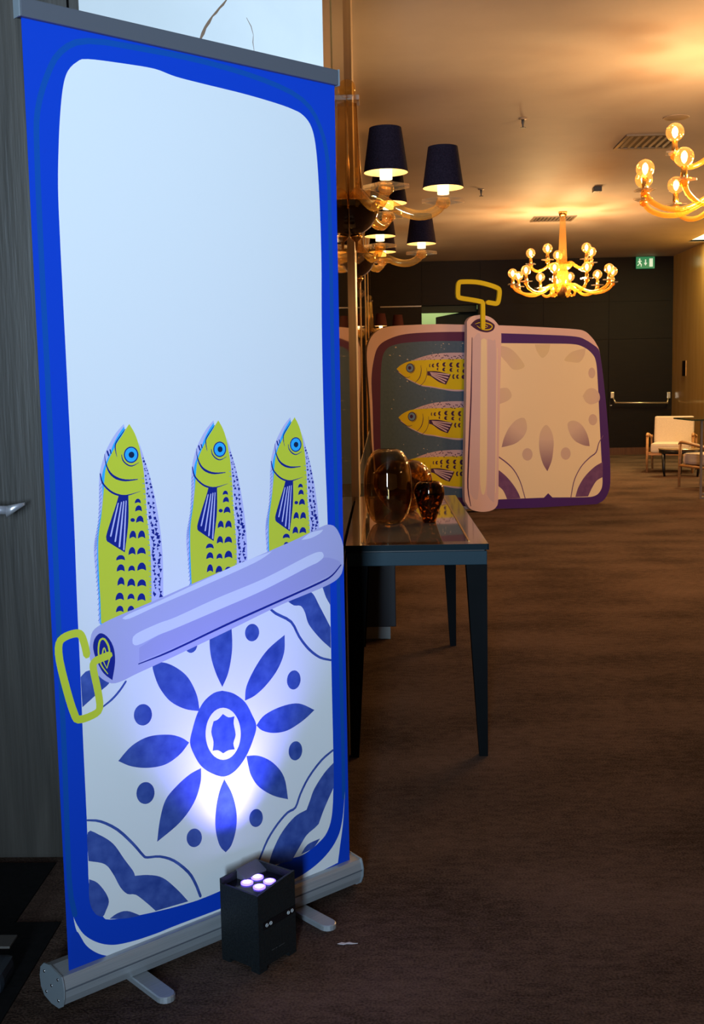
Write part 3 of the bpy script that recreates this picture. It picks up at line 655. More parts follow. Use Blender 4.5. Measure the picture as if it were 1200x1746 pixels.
TIN_ART=[
('pink','P',[-8546,18945,-4746,19083,-1257,19034,2834,18961,7157,18789,11306,18564,12485,18341,13223,17798,13851,17056,14373,15814,15039,11319,15545,6267,15724,2447,15418,928,14555,51,12827,-268,8569,-196,2496,-25,-1267,125,-6248,487,-9319,937,-10771,1966,-11295,3652,-11609,7203,-11799,11883,-12001,15822,-11752,17317,-11094,18234,-10045,18762],[]),
('purple_left','P',[-609,18324,-4755,18287,-7804,18109,-9565,17652,-10695,16965,-11210,15815,-11544,13736,-11473,10711,-11434,7197,-11275,4834,-10885,2685,-9693,1387,-7018,817,-732,391],[0,13]),
('teal','P',[-615,17376,-4764,17397,-7311,17293,-8949,17070,-9906,16613,-10395,15575,-10587,13023,-10684,7171,-10530,4330,-9797,2871,-7516,2045,-726,1225],[0,11]),
('speck','P',[-5920,11602,-5853,11645,-5806,11573],[0,1,2]),
('speck','P',[-8282,7067,-8201,7117,-8146,7030],[0,1,2]),
('speck','P',[-5670,3573,-5616,3606,-5578,3547],[0,1,2]),
('speck','P',[-7086,3050,-7032,3084,-6995,3025],[0,1,2]),
('speck','P',[-3716,14654,-3607,14723,-3531,14609],[0,1,2]),
('speck','P',[-1828,10759,-1759,10802,-1711,10729],[0,1,2]),
('speck','P',[-7802,15581,-7656,15675,-7555,15521],[0,1,2]),
('speck','P',[-2565,1993,-2509,2027,-2471,1967],[0,1,2]),
('speck','P',[-3307,11388,-3252,11422,-3214,11365],[0,1,2]),
('speck','P',[-2075,14091,-2006,14135,-1958,14063],[0,1,2]),
('speck','P',[-3721,10816,-3666,10850,-3628,10793],[0,1,2]),
('speck','P',[-3452,3272,-3342,3339,-3265,3220],[0,1,2]),
('speck','P',[-7512,5013,-7445,5055,-7398,4982],[0,1,2]),
('speck','P',[-3853,17135,-3745,17205,-3669,17092],[0,1,2]),
('speck','P',[-9316,11593,-9210,11660,-9137,11547],[0,1,2]),
('speck','P',[-8545,13708,-8492,13742,-8455,13686],[0,1,2]),
('speck','P',[-1750,17144,-1600,17240,-1494,17084],[0,1,2]),
('speck','P',[-8225,4390,-8144,4440,-8089,4353],[0,1,2]),
('speck','P',[-9665,16008,-9520,16101,-9420,15948],[0,1,2]),
('speck','P',[-2205,9567,-2054,9661,-1948,9501],[0,1,2]),
('speck','P',[-5779,3229,-5670,3296,-5595,3178],[0,1,2]),
('speck','P',[-9107,14383,-9054,14417,-9018,14361],[0,1,2]),
('speck','P',[-3981,15021,-3832,15116,-3728,14960],[0,1,2]),
('speck','P',[-3741,16593,-3660,16645,-3603,16560],[0,1,2]),
('speck','P',[-5195,8036,-5127,8078,-5080,8005],[0,1,2]),
('speck','P',[-3699,5981,-3549,6074,-3443,5912],[0,1,2]),
('speck','P',[-1436,15357,-1327,15427,-1249,15313],[0,1,2]),
('speck','P',[-1890,13603,-1739,13699,-1633,13541],[0,1,2]),
('speck','P',[-5718,6069,-5568,6162,-5465,6001],[0,1,2]),
('speck','P',[-4915,5446,-4861,5479,-4823,5421],[0,1,2]),
('speck','P',[-2579,15542,-2429,15637,-2324,15481],[0,1,2]),
('speck','P',[-6696,14081,-6629,14124,-6582,14053],[0,1,2]),
('speck','P',[-1536,8414,-1481,8448,-1442,8389],[0,1,2]),
('speck','P',[-6648,8061,-6595,8094,-6557,8036],[0,1,2]),
('speck','P',[-6175,14022,-6067,14091,-5993,13978],[0,1,2]),
('speck','P',[-7622,4938,-7541,4988,-7485,4901],[0,1,2]),
('speck','P',[-4476,15665,-4422,15700,-4384,15643],[0,1,2]),
('speck','P',[-9650,5537,-9544,5603,-9470,5487],[0,1,2]),
('speck','P',[-5695,6475,-5628,6517,-5581,6444],[0,1,2]),
('speck','P',[-5012,16225,-4944,16268,-4897,16197],[0,1,2]),
('speck','P',[-9109,5819,-8962,5911,-8860,5751],[0,1,2]),
('speck','P',[-6774,4211,-6693,4261,-6636,4173],[0,1,2]),
('speck','P',[-8583,12906,-8503,12957,-8448,12872],[0,1,2]),
('speck','P',[-9615,3119,-9549,3161,-9503,3087],[0,1,2]),
('speck','P',[-7517,14780,-7463,14814,-7426,14758],[0,1,2]),
('speck','P',[-4652,17040,-4599,17075,-4561,17019],[0,1,2]),
('speck','P',[-6114,5309,-6033,5359,-5977,5271],[0,1,2]),
('speck','P',[-4795,2481,-4713,2531,-4656,2442],[0,1,2]),
('speck','P',[-7426,10009,-7346,10059,-7290,9973],[0,1,2]),
('speck','P',[-8618,15952,-8473,16046,-8372,15893],[0,1,2]),
('speck','P',[-7289,15471,-7182,15539,-7108,15427],[0,1,2]),
('speck','P',[-6118,6576,-6010,6643,-5934,6527],[0,1,2]),
('speck','P',[-4964,5015,-4883,5065,-4826,4977],[0,1,2]),
('speck','P',[-3455,3755,-3345,3822,-3268,3703],[0,1,2]),
('speck','P',[-6987,3249,-6906,3299,-6849,3210],[0,1,2]),
('speck','P',[-5325,14615,-5271,14650,-5234,14593],[0,1,2]),
('speck','P',[-8477,5355,-8423,5388,-8386,5330],[0,1,2]),
('speck','P',[-8166,10138,-8020,10231,-7918,10073],[0,1,2]),
('speck','P',[-5123,11358,-5055,11400,-5008,11329],[0,1,2]),
('speck','P',[-5260,8243,-5179,8294,-5122,8207],[0,1,2]),
('speck','P',[-5404,2898,-5350,2931,-5312,2872],[0,1,2]),
('speck','P',[-5014,8353,-4906,8421,-4830,8305],[0,1,2]),
('speck','P',[-5351,9306,-5202,9399,-5098,9240],[0,1,2]),
('speck','P',[-4582,5102,-4432,5194,-4327,5032],[0,1,2]),
('speck','P',[-5250,12695,-5182,12737,-5135,12666],[0,1,2]),
('speck','P',[-3769,15656,-3660,15725,-3585,15612],[0,1,2]),
('speck','P',[-6007,9830,-5953,9864,-5916,9807],[0,1,2]),
('speck','P',[-4067,16776,-4000,16819,-3952,16749],[0,1,2]),
('speck','P',[-2499,13699,-2349,13795,-2244,13637],[0,1,2]),
('speck','P',[-4640,3874,-4585,3908,-4547,3849],[0,1,2]),
('speck','P',[-4532,15944,-4478,15979,-4440,15922],[0,1,2]),
('speck','P',[-4118,11055,-4064,11090,-4026,11032],[0,1,2]),
('speck','P',[-8988,16736,-8922,16779,-8876,16710],[0,1,2]),
('speck','P',[-9035,16800,-8890,16894,-8790,16741],[0,1,2]),
('speck','P',[-5876,9137,-5822,9171,-5785,9113],[0,1,2]),
('speck','P',[-3854,16079,-3800,16113,-3762,16057],[0,1,2]),
('speck','P',[-3235,17082,-3126,17151,-3050,17038],[0,1,2]),
('speck','P',[-5004,2337,-4894,2404,-4818,2285],[0,1,2]),
('speck','P',[-2802,15601,-2720,15653,-2663,15568],[0,1,2]),
('speck','P',[-4196,10374,-4128,10416,-4081,10344],[0,1,2]),
('speck','P',[-8108,13935,-8055,13969,-8018,13913],[0,1,2]),
('speck','P',[-9211,16136,-9158,16170,-9122,16114],[0,1,2]),
('speck','P',[-6782,6031,-6674,6098,-6599,5982],[0,1,2]),
('speck','P',[-4517,14191,-4462,14226,-4425,14169],[0,1,2]),
('speck','P',[-7848,13403,-7701,13496,-7600,13341],[0,1,2]),
('speck','P',[-4045,16982,-3964,17034,-3907,16950],[0,1,2]),
('speck','P',[-1827,16866,-1773,16901,-1734,16844],[0,1,2]),
('speck','P',[-5473,10927,-5391,10978,-5335,10892],[0,1,2]),
('speck','P',[-5806,12481,-5738,12524,-5691,12453],[0,1,2]),
('speck','P',[-4504,6866,-4436,6909,-4388,6836],[0,1,2]),
('speck','P',[-7366,5149,-7286,5199,-7230,5111],[0,1,2]),
('speck','P',[-3280,3414,-3225,3447,-3186,3388],[0,1,2]),
('speck','P',[-2514,3096,-2459,3130,-2420,3071],[0,1,2]),
('speck','P',[-9536,10689,-9431,10756,-9357,10643],[0,1,2]),
('speck','P',[-4778,9775,-4697,9826,-4640,9739],[0,1,2]),
('belly','P',[-8866,14402,-8402,14099,-7844,13699,-7094,13311,-6150,12909,-5102,12750,-3952,12534,-2600,12314,-941,12317,-938,12763,-3948,12994,-7088,13748,-8119,14243],[0,8,9,10,11,12]),
('belly','P',[-7350,15392,-6400,15748,-4970,16084,-3531,16203,-2566,16222,-913,16208,-920,15251,-5455,15301,-7068,15275],[0,5,6,7,8]),
('yellow','P',[-8863,14662,-8294,15089,-7302,15426,-5453,15529,-3537,15562,-918,15588,-940,12442,-2598,12491,-3951,12640,-5101,12855,-6149,13015,-7074,13398,-7843,13777,-8401,14204],[0,5,6]),
('plum','P',[-7067,15577,-7029,15528,-7089,15529],[0,1,2]),
('plum','P',[-6959,15462,-6893,15444,-6948,15413],[0,1,2]),
('plum','P',[-6785,15756,-6838,15803,-6756,15812],[0,1,2]),
('plum','P',[-6637,15551,-6699,15574,-6645,15621],[0,1,2]),
('plum','P',[-6476,15736,-6537,15683,-6561,15760],[0,1,2]),
('plum','P',[-6408,15454,-6422,15510,-6347,15495],[0,1,2]),
('plum','P',[-6275,15922,-6190,15884,-6282,15853],[0,1,2]),
('plum','P',[-6055,15573,-6173,15554,-6129,15637],[0,1,2]),
('plum','P',[-6026,15774,-5940,15786,-5984,15704],[0,1,2]),
('plum','P',[-5797,15511,-5864,15439,-5893,15530],[0,1,2]),
('plum','P',[-5683,15616,-5698,15522,-5787,15578],[0,1,2]),
('plum','P',[-5514,15834,-5582,15766,-5626,15837],[0,1,2]),
('plum','P',[-5382,15678,-5489,15627,-5481,15720],[0,1,2]),
('plum','P',[-5273,15779,-5276,15669,-5369,15727],[0,1,2]),
('plum','P',[-5114,15554,-5258,15594,-5155,15666],[0,1,2]),
('plum','P',[-4992,16028,-4990,15909,-5137,15981],[0,1,2]),
('plum','P',[-4911,15863,-4824,15781,-4966,15754],[0,1,2]),
('plum','P',[-4830,15590,-4697,15559,-4796,15466],[0,1,2]),
('plum','P',[-4603,15963,-4554,15832,-4712,15865],[0,1,2]),
('plum','P',[-4600,15934,-4454,16021,-4432,15877],[0,1,2]),
('plum','P',[-4437,16130,-4281,16165,-4329,16020],[0,1,2]),
('plum','P',[-4289,15977,-4124,15918,-4265,15826],[0,1,2]),
('plum','P',[-3983,15550,-4109,15438,-4178,15586],[0,1,2]),
('plum','P',[-3971,15767,-3830,15668,-4038,15646],[0,1,2]),
('plum','P',[-3792,15831,-3743,15691,-3914,15704],[0,1,2]),
('plum','P',[-3719,16041,-3559,15967,-3727,15920],[0,1,2]),
('plum','P',[-3495,15855,-3648,15926,-3465,15991],[0,1,2]),
('plum','P',[-3326,16011,-3390,15880,-3483,16007],[0,1,2]),
('plum','P',[-3143,15864,-3343,15822,-3296,15983],[0,1,2]),
('plum','P',[-3243,15569,-3125,15686,-3024,15566],[0,1,2]),
('plum','P',[-2871,15544,-3034,15466,-3053,15597],[0,1,2]),
('plum','P',[-2774,15651,-2959,15720,-2815,15806],[0,1,2]),
('plum','P',[-2819,15446,-2743,15593,-2580,15490],[0,1,2]),
('plum','P',[-2636,15771,-2635,15921,-2481,15857],[0,1,2]),
('plum','P',[-2474,15734,-2500,15896,-2337,15857],[0,1,2]),
('plum','P',[-2299,15554,-2427,15666,-2197,15672],[0,1,2]),
('plum','P',[-2266,15753,-2042,15738,-2179,15628],[0,1,2]),
('plum','P',[-2135,15932,-1938,15985,-1994,15842],[0,1,2]),
('plum','P',[-1766,15863,-1886,15719,-1983,15865],[0,1,2]),
('plum','P',[-1826,15744,-1641,15683,-1790,15594],[0,1,2]),
('plum','P',[-1564,16001,-1543,15839,-1713,15911],[0,1,2]),
('plum','P',[-1401,15470,-1588,15530,-1437,15627],[0,1,2]),
('plum','P',[-1242,15556,-1443,15545,-1342,15697],[0,1,2]),
('plum','P',[-1068,15497,-1263,15431,-1259,15590],[0,1,2]),
('plum','P',[-987,15577,-1152,15639,-1020,15726],[0,1,2]),
('plum','P',[-825,15686,-984,15661,-946,15805],[0,1,2]),
('plum','P',[-6943,14725,-7080,14393,-7403,14259,-7721,14402,-7848,14736,-7712,15067,-7390,15201,-7072,15059],[]),
('eyeblue','P',[-7047,14726,-7159,14450,-7421,14338,-7679,14457,-7783,14735,-7671,15011,-7410,15122,-7151,15005],[]),
('plum','P',[-7274,14746,-7328,14617,-7455,14565,-7581,14621,-7632,14751,-7578,14879,-7450,14931,-7324,14876],[]),
('plum','S',[-6976,15100,-6887,14663,-7100,14290,-7461,14164],[27,55,55,27]),
('plum','S',[-8847,14427,-8309,14046,-7843,13777,-7418,13858],[45,54,63,36]),
('plum','S',[-6239,15004,-6198,14435,-6406,13738,-6887,13246],[27,73,82,37]),
('plum','S',[-5605,14734,-5603,14076,-5859,13378,-6388,12887],[27,55,55,46]),
('plum','S',[-7612,13451,-7425,13317],[45,45]),
('plum','P',[-5542,14382,-4510,14368,-2953,14020,-3219,13512,-3513,13004,-4329,13309,-5185,13877,-5547,13970],[0,2,4,7]),
('belly','S',[-5229,14264,-4200,14131,-3166,13997],[74,120,147]),
('belly','S',[-5182,14176,-4236,13942,-3285,13707],[74,120,147]),
('belly','S',[-5135,14087,-4310,13767,-3480,13445],[74,120,147]),
('belly','S',[-5089,13981,-4374,13596,-3656,13210],[74,120,147]),
('plum','P',[-5191,15106,-5290,15107,-5345,14950,-5293,14791,-5194,14806,-5250,14949],[0,4]),
('plum','P',[-4760,15118,-4947,15120,-5049,14946,-4951,14769,-4764,14785,-4870,14944],[0,4]),
('plum','P',[-4232,15218,-4444,15220,-4561,15011,-4449,14798,-4237,14817,-4357,15008],[0,4]),
('plum','P',[-4295,14709,-4432,14710,-4508,14588,-4435,14464,-4298,14475,-4376,14586],[0,4]),
('plum','P',[-3482,15244,-3745,15247,-3888,15038,-3749,14825,-3486,14843,-3636,15035],[0,4]),
('plum','P',[-3536,14708,-3773,14711,-3903,14536,-3777,14358,-3539,14373,-3675,14533],[0,4]),
('plum','P',[-2720,15218,-2983,15221,-3128,14994,-2988,14763,-2723,14782,-2874,14991],[0,4]),
('plum','P',[-2744,14654,-2983,14657,-3113,14482,-2986,14304,-2747,14318,-2883,14479],[0,4]),
('plum','P',[-1963,15201,-2228,15204,-2373,14958,-2233,14709,-1967,14730,-2118,14955],[0,4]),
('plum','P',[-2066,14556,-2205,14558,-2281,14400,-2207,14240,-2068,14254,-2147,14398],[0,4]),
('plum','P',[-1184,15210,-1450,15213,-1596,14949,-1454,14682,-1188,14705,-1340,14946],[0,4]),
('plum','P',[-1306,14538,-1547,14541,-1678,14348,-1550,14151,-1309,14167,-1447,14345],[0,4]),
('plum','P',[-2527,14023,-2703,14026,-2800,13797,-2707,13566,-2530,13586,-2630,13794],[0,4]),
('plum','P',[-2051,13998,-2266,14002,-2383,13791,-2269,13576,-2054,13594,-2177,13788],[0,4]),
('plum','P',[-1379,13944,-1645,13948,-1790,13755,-1648,13558,-1382,13573,-1534,13751],[0,4]),
('belly','P',[-8741,9544,-8275,9233,-7713,8820,-6959,8418,-6010,7999,-4956,7823,-3799,7590,-2438,7348,-770,7329,-767,7779,-3794,8054,-6953,8860,-7989,9374],[0,8,9,10,11,12]),
('belly','P',[-7216,10524,-6261,10871,-4823,11191,-3375,11291,-2404,11296,-742,11260,-749,10293,-5311,10406,-6933,10403],[0,5,6,7,8]),
('yellow','P',[-8738,9808,-8166,10231,-7168,10558,-5308,10636,-3381,10643,-747,10633,-769,7455,-2437,7527,-3798,7697,-4955,7930,-6009,8105,-6939,8506,-7712,8900,-8273,9338],[0,5,6]),
('plum','P',[-6931,10707,-6894,10657,-6954,10658],[0,1,2]),
('plum','P',[-6824,10590,-6757,10571,-6812,10540],[0,1,2]),
('plum','P',[-6649,10884,-6702,10933,-6620,10941],[0,1,2]),
('plum','P',[-6499,10675,-6562,10699,-6508,10745],[0,1,2]),
('plum','P',[-6338,10860,-6399,10807,-6423,10885],[0,1,2]),
('plum','P',[-6269,10574,-6283,10630,-6208,10614],[0,1,2]),
('plum','P',[-6135,11045,-6050,11005,-6142,10975],[0,1,2]),
('plum','P',[-5914,10690,-6033,10671,-5988,10754],[0,1,2]),
('plum','P',[-5885,10892,-5799,10903,-5842,10820],[0,1,2]),
('plum','P',[-5654,10622,-5722,10551,-5752,10643],[0,1,2]),
('plum','P',[-5540,10727,-5555,10633,-5645,10691],[0,1,2]),
('plum','P',[-5370,10946,-5438,10878,-5483,10950],[0,1,2]),
('plum','P',[-5238,10786,-5345,10736,-5337,10830],[0,1,2]),
('plum','P',[-5128,10887,-5131,10775,-5224,10835],[0,1,2]),
('plum','P',[-4967,10656,-5113,10699,-5008,10771],[0,1,2]),
('plum','P',[-4845,11134,-4843,11013,-4991,11089],[0,1,2]),
('plum','P',[-4764,10966,-4676,10882,-4819,10857],[0,1,2]),
('plum','P',[-4682,10690,-4548,10656,-4648,10564],[0,1,2]),
('plum','P',[-4454,11063,-4405,10930,-4563,10965],[0,1,2]),
('plum','P',[-4451,11034,-4304,11120,-4282,10974],[0,1,2]),
('plum','P',[-4287,11229,-4130,11262,-4179,11117],[0,1,2]),
('plum','P',[-4138,11073,-3972,11011,-4113,10920],[0,1,2]),
('plum','P',[-3830,10638,-3957,10525,-4026,10676],[0,1,2]),
('plum','P',[-3818,10856,-3677,10755,-3885,10734],[0,1,2]),
('plum','P',[-3638,10918,-3589,10776,-3760,10792],[0,1,2]),
('plum','P',[-3565,11129,-3404,11053,-3572,11007],[0,1,2]),
('plum','P',[-3339,10938,-3493,11012,-3309,11076],[0,1,2]),
('plum','P',[-3169,11094,-3234,10962,-3327,11092],[0,1,2]),
('plum','P',[-2986,10943,-3186,10903,-3139,11066],[0,1,2]),
('plum','P',[-3086,10646,-2967,10763,-2865,10640],[0,1,2]),
('plum','P',[-2712,10616,-2876,10539,-2894,10672],[0,1,2]),
('plum','P',[-2614,10723,-2800,10794,-2656,10880],[0,1,2]),
('plum','P',[-2659,10516,-2583,10664,-2419,10558],[0,1,2]),
('plum','P',[-2475,10841,-2474,10994,-2319,10927],[0,1,2]),
('plum','P',[-2312,10802,-2338,10966,-2175,10925],[0,1,2]),
('plum','P',[-2137,10618,-2265,10733,-2034,10735],[0,1,2]),
('plum','P',[-2103,10818,-1878,10800,-2015,10691],[0,1,2]),
('plum','P',[-1972,10997,-1773,11048,-1829,10905],[0,1,2]),
('plum','P',[-1601,10923,-1721,10779,-1818,10928],[0,1,2]),
('plum','P',[-1661,10804,-1475,10739,-1625,10652],[0,1,2]),
('plum','P',[-1397,11060,-1376,10895,-1547,10970],[0,1,2]),
('plum','P',[-1233,10521,-1421,10584,-1269,10679],[0,1,2]),
('plum','P',[-1073,10605,-1275,10597,-1173,10749],[0,1,2]),
('plum','P',[-898,10544,-1094,10480,-1091,10640],[0,1,2]),
('plum','P',[-816,10623,-982,10688,-850,10775],[0,1,2]),
('plum','P',[-654,10731,-813,10708,-776,10853],[0,1,2]),
('plum','P',[-6807,9844,-6945,9511,-7269,9381,-7589,9529,-7718,9868,-7580,10200,-7257,10331,-6937,10184],[]),
('eyeblue','P',[-6912,9847,-7024,9569,-7287,9460,-7547,9584,-7652,9867,-7540,10143,-7277,10253,-7017,10130],[]),
('plum','P',[-7140,9871,-7194,9741,-7322,9690,-7449,9748,-7500,9880,-7445,10009,-7317,10060,-7191,10003],[]),
('plum','S',[-6840,10224,-6751,9781,-6965,9407,-7328,9285],[27,55,55,27]),
('plum','S',[-8722,9570,-8181,9177,-7712,8900,-7284,8975],[46,55,64,37]),
('plum','S',[-6099,10117,-6058,9541,-6267,8840,-6750,8350],[28,74,83,37]),
('plum','S',[-5461,9835,-5459,9171,-5717,8469,-6249,7980],[28,55,55,46]),
('plum','S',[-7480,8566,-7292,8428],[46,46]),
('plum','P',[-5398,9479,-4360,9451,-2794,9077,-3061,8567,-3357,8058,-4178,8378,-5039,8964,-5403,9063],[0,2,4,7]),
('belly','S',[-5083,9355,-4049,9206,-3008,9057],[74,121,148]),
('belly','S',[-5036,9265,-4084,9016,-3127,8766],[74,121,149]),
('belly','S',[-4989,9175,-4159,8840,-3324,8504],[74,121,149]),
('belly','S',[-4942,9067,-4223,8669,-3501,8268],[74,121,149]),
('plum','P',[-5045,10205,-5144,10207,-5200,10050,-5148,9889,-5048,9902,-5104,10047],[0,4]),
('plum','P',[-4612,10212,-4800,10216,-4902,10042,-4803,9862,-4616,9875,-4722,10037],[0,4]),
('plum','P',[-4081,10305,-4294,10310,-4411,10100,-4298,9884,-4085,9900,-4206,10095],[0,4]),
('plum','P',[-4144,9791,-4282,9795,-4358,9673,-4285,9546,-4147,9555,-4225,9669],[0,4]),
('plum','P',[-3326,10321,-3591,10328,-3735,10118,-3595,9901,-3330,9916,-3481,10112],[0,4]),
('plum','P',[-3380,9780,-3619,9786,-3750,9612,-3623,9430,-3383,9442,-3520,9606],[0,4]),
('plum','P',[-2559,10285,-2825,10291,-2970,10063,-2829,9828,-2563,9844,-2715,10057],[0,4]),
('plum','P',[-2584,9714,-2824,9721,-2955,9546,-2827,9364,-2587,9375,-2724,9540],[0,4]),
('plum','P',[-1799,10257,-2065,10263,-2211,10017,-2069,9763,-1802,9781,-1954,10010],[0,4]),
('plum','P',[-1902,9607,-2041,9611,-2118,9452,-2044,9289,-1904,9301,-1983,9448],[0,4]),
('plum','P',[-1015,10255,-1283,10262,-1429,9997,-1287,9725,-1018,9745,-1171,9990],[0,4]),
('plum','P',[-1138,9577,-1380,9584,-1512,9390,-1383,9190,-1140,9203,-1279,9384],[0,4]),
('plum','P',[-2365,9074,-2542,9079,-2640,8850,-2546,8614,-2369,8632,-2469,8845],[0,4]),
('plum','P',[-1887,9043,-2103,9049,-2221,8837,-2106,8619,-1890,8634,-2013,8831],[0,4]),
('plum','P',[-1211,8979,-1479,8986,-1624,8793,-1482,8592,-1213,8604,-1367,8786],[0,4]),
('belly','P',[-8615,4635,-8146,4314,-7581,3889,-6822,3473,-5868,3036,-4807,2843,-3643,2591,-2275,2328,-597,2285,-594,2740,-3639,3060,-6817,3919,-7859,4453],[0,8,9,10,11,12]),
('belly','P',[-7081,5604,-6121,5941,-4674,6244,-3218,6326,-2242,6317,-570,6257,-576,5281,-5165,5458,-6797,5477],[0,5,6,7,8]),
('yellow','P',[-8611,4901,-8037,5321,-7033,5637,-5162,5691,-3224,5671,-574,5624,-596,2413,-2274,2509,-3642,2700,-4806,2951,-5866,3143,-6802,3561,-7580,3970,-8144,4420],[0,5,6]),
('plum','P',[-6795,5785,-6757,5734,-6817,5736],[0,1,2]),
('plum','P',[-6687,5665,-6619,5645,-6675,5614],[0,1,2]),
('plum','P',[-6511,5960,-6564,6010,-6481,6017],[0,1,2]),
('plum','P',[-6360,5747,-6423,5771,-6369,5818],[0,1,2]),
('plum','P',[-6198,5931,-6259,5879,-6284,5958],[0,1,2]),
('plum','P',[-6129,5641,-6143,5698,-6067,5681],[0,1,2]),
('plum','P',[-5994,6115,-5908,6074,-6001,6045],[0,1,2]),
('plum','P',[-5772,5753,-5891,5736,-5846,5819],[0,1,2]),
('plum','P',[-5743,5957,-5656,5967,-5700,5884],[0,1,2]),
('plum','P',[-5510,5682,-5578,5611,-5608,5704],[0,1,2]),
('plum','P',[-5395,5786,-5411,5691,-5501,5750],[0,1,2]),
('plum','P',[-5224,6004,-5293,5937,-5338,6010],[0,1,2]),
('plum','P',[-5091,5841,-5199,5792,-5191,5887],[0,1,2]),
('plum','P',[-4981,5941,-4984,5829,-5078,5890],[0,1,2]),
('plum','P',[-4820,5706,-4966,5752,-4861,5822],[0,1,2]),
('plum','P',[-4696,6187,-4694,6065,-4843,6144],[0,1,2]),
('plum','P',[-4615,6016,-4526,5931,-4670,5907],[0,1,2]),
('plum','P',[-4533,5736,-4398,5700,-4498,5609],[0,1,2]),
('plum','P',[-4303,6110,-4254,5975,-4413,6013],[0,1,2]),
('plum','P',[-4300,6080,-4152,6166,-4130,6018],[0,1,2]),
('plum','P',[-4135,6276,-3977,6307,-4026,6161],[0,1,2]),
('plum','P',[-3986,6116,-3818,6050,-3961,5961],[0,1,2]),
('plum','P',[-3675,5672,-3803,5560,-3873,5713],[0,1,2]),
('plum','P',[-3663,5892,-3521,5788,-3731,5770],[0,1,2]),
('plum','P',[-3482,5952,-3433,5808,-3605,5827],[0,1,2]),
('plum','P',[-3409,6165,-3247,6085,-3416,6041],[0,1,2]),
('plum','P',[-3182,5969,-3337,6046,-3151,6107],[0,1,2]),
('plum','P',[-3011,6123,-3076,5991,-3170,6124],[0,1,2]),
('plum','P',[-2826,5968,-3028,5931,-2981,6094],[0,1,2]),
('plum','P',[-2927,5670,-2808,5786,-2705,5661],[0,1,2]),
('plum','P',[-2551,5634,-2716,5559,-2734,5693],[0,1,2]),
('plum','P',[-2453,5741,-2639,5816,-2494,5900],[0,1,2]),
('plum','P',[-2498,5532,-2421,5680,-2256,5571],[0,1,2]),
('plum','P',[-2313,5859,-2311,6012,-2156,5943],[0,1,2]),
('plum','P',[-2149,5817,-2175,5983,-2011,5939],[0,1,2]),
('plum','P',[-1972,5628,-2101,5746,-1869,5745],[0,1,2]),
('plum','P',[-1938,5830,-1712,5808,-1850,5700],[0,1,2]),
('plum','P',[-1806,6009,-1607,6058,-1663,5914],[0,1,2]),
('plum','P',[-1433,5929,-1554,5785,-1652,5937],[0,1,2]),
('plum','P',[-1493,5809,-1306,5741,-1457,5655],[0,1,2]),
('plum','P',[-1228,6064,-1207,5897,-1379,5976],[0,1,2]),
('plum','P',[-1064,5517,-1253,5584,-1100,5678],[0,1,2]),
('plum','P',[-902,5601,-1105,5595,-1003,5747],[0,1,2]),
('plum','P',[-726,5536,-923,5474,-920,5636],[0,1,2]),
('plum','P',[-644,5614,-811,5683,-678,5768],[0,1,2]),
('plum','P',[-481,5722,-641,5701,-603,5847],[0,1,2]),
('plum','P',[-6670,4911,-6809,4577,-7135,4449,-7456,4603,-7586,4948,-7447,5282,-7122,5410,-6800,5256],[]),
('eyeblue','P',[-6775,4915,-6888,4637,-7153,4530,-7414,4658,-7519,4946,-7407,5224,-7142,5331,-6881,5203],[]),
('plum','P',[-7004,4943,-7059,4813,-7188,4763,-7315,4823,-7366,4957,-7312,5087,-7183,5137,-7056,5077],[]),
('plum','S',[-6703,5296,-6613,4847,-6829,4472,-7193,4354],[28,55,55,28]),
('plum','S',[-8596,4661,-8052,4257,-7580,3970,-7150,4040],[46,55,65,37]),
('plum','S',[-5957,5177,-5916,4595,-6127,3889,-6612,3401],[28,74,83,37]),
('plum','S',[-5316,4883,-5314,4212,-5573,3507,-6108,3020],[28,56,56,47]),
('plum','S',[-7346,3630,-7157,3487],[46,46]),
('plum','P',[-5253,4523,-4208,4480,-2633,4081,-2902,3569,-3200,3058,-4025,3393,-4892,3997,-5258,4102],[0,2,4,7]),
('belly','S',[-4936,4393,-3895,4228,-2848,4063],[75,122,150]),
('belly','S',[-4888,4302,-3931,4037,-2968,3770],[75,122,150]),
('belly','S',[-4841,4210,-4006,3860,-3166,3508],[75,122,150]),
('belly','S',[-4794,4100,-4071,3687,-3344,3272],[75,122,150]),
('plum','P',[-4897,5251,-4998,5255,-5053,5096,-5001,4933,-4901,4945,-4957,5093],[0,4]),
('plum','P',[-4462,5252,-4651,5259,-4754,5084,-4654,4901,-4466,4912,-4573,5077],[0,4]),
('plum','P',[-3928,5339,-4142,5347,-4260,5137,-4147,4917,-3932,4930,-4054,5128],[0,4]),
('plum','P',[-3991,4821,-4130,4826,-4206,4704,-4133,4575,-3994,4582,-4073,4698],[0,4]),
('plum','P',[-3169,5345,-3435,5355,-3580,5146,-3439,4924,-3173,4935,-3324,5136],[0,4]),
('plum','P',[-3223,4799,-3463,4808,-3594,4634,-3467,4449,-3226,4457,-3363,4625],[0,4]),
('plum','P',[-2397,5297,-2664,5308,-2810,5079,-2668,4839,-2401,4852,-2553,5069],[0,4]),
('plum','P',[-2422,4721,-2663,4731,-2795,4556,-2667,4371,-2425,4379,-2563,4547],[0,4]),
('plum','P',[-1632,5258,-1900,5269,-2047,5022,-1904,4764,-1636,4778,-1789,5012],[0,4]),
('plum','P',[-1735,4603,-1876,4609,-1953,4449,-1879,4284,-1738,4294,-1818,4444],[0,4]),
('plum','P',[-844,5246,-1113,5256,-1260,4991,-1117,4714,-847,4730,-1001,4981],[0,4]),
('plum','P',[-967,4563,-1211,4573,-1343,4379,-1214,4174,-970,4184,-1109,4369],[0,4]),
('plum','P',[-2202,4071,-2380,4079,-2478,3848,-2384,3609,-2205,3625,-2307,3841],[0,4]),
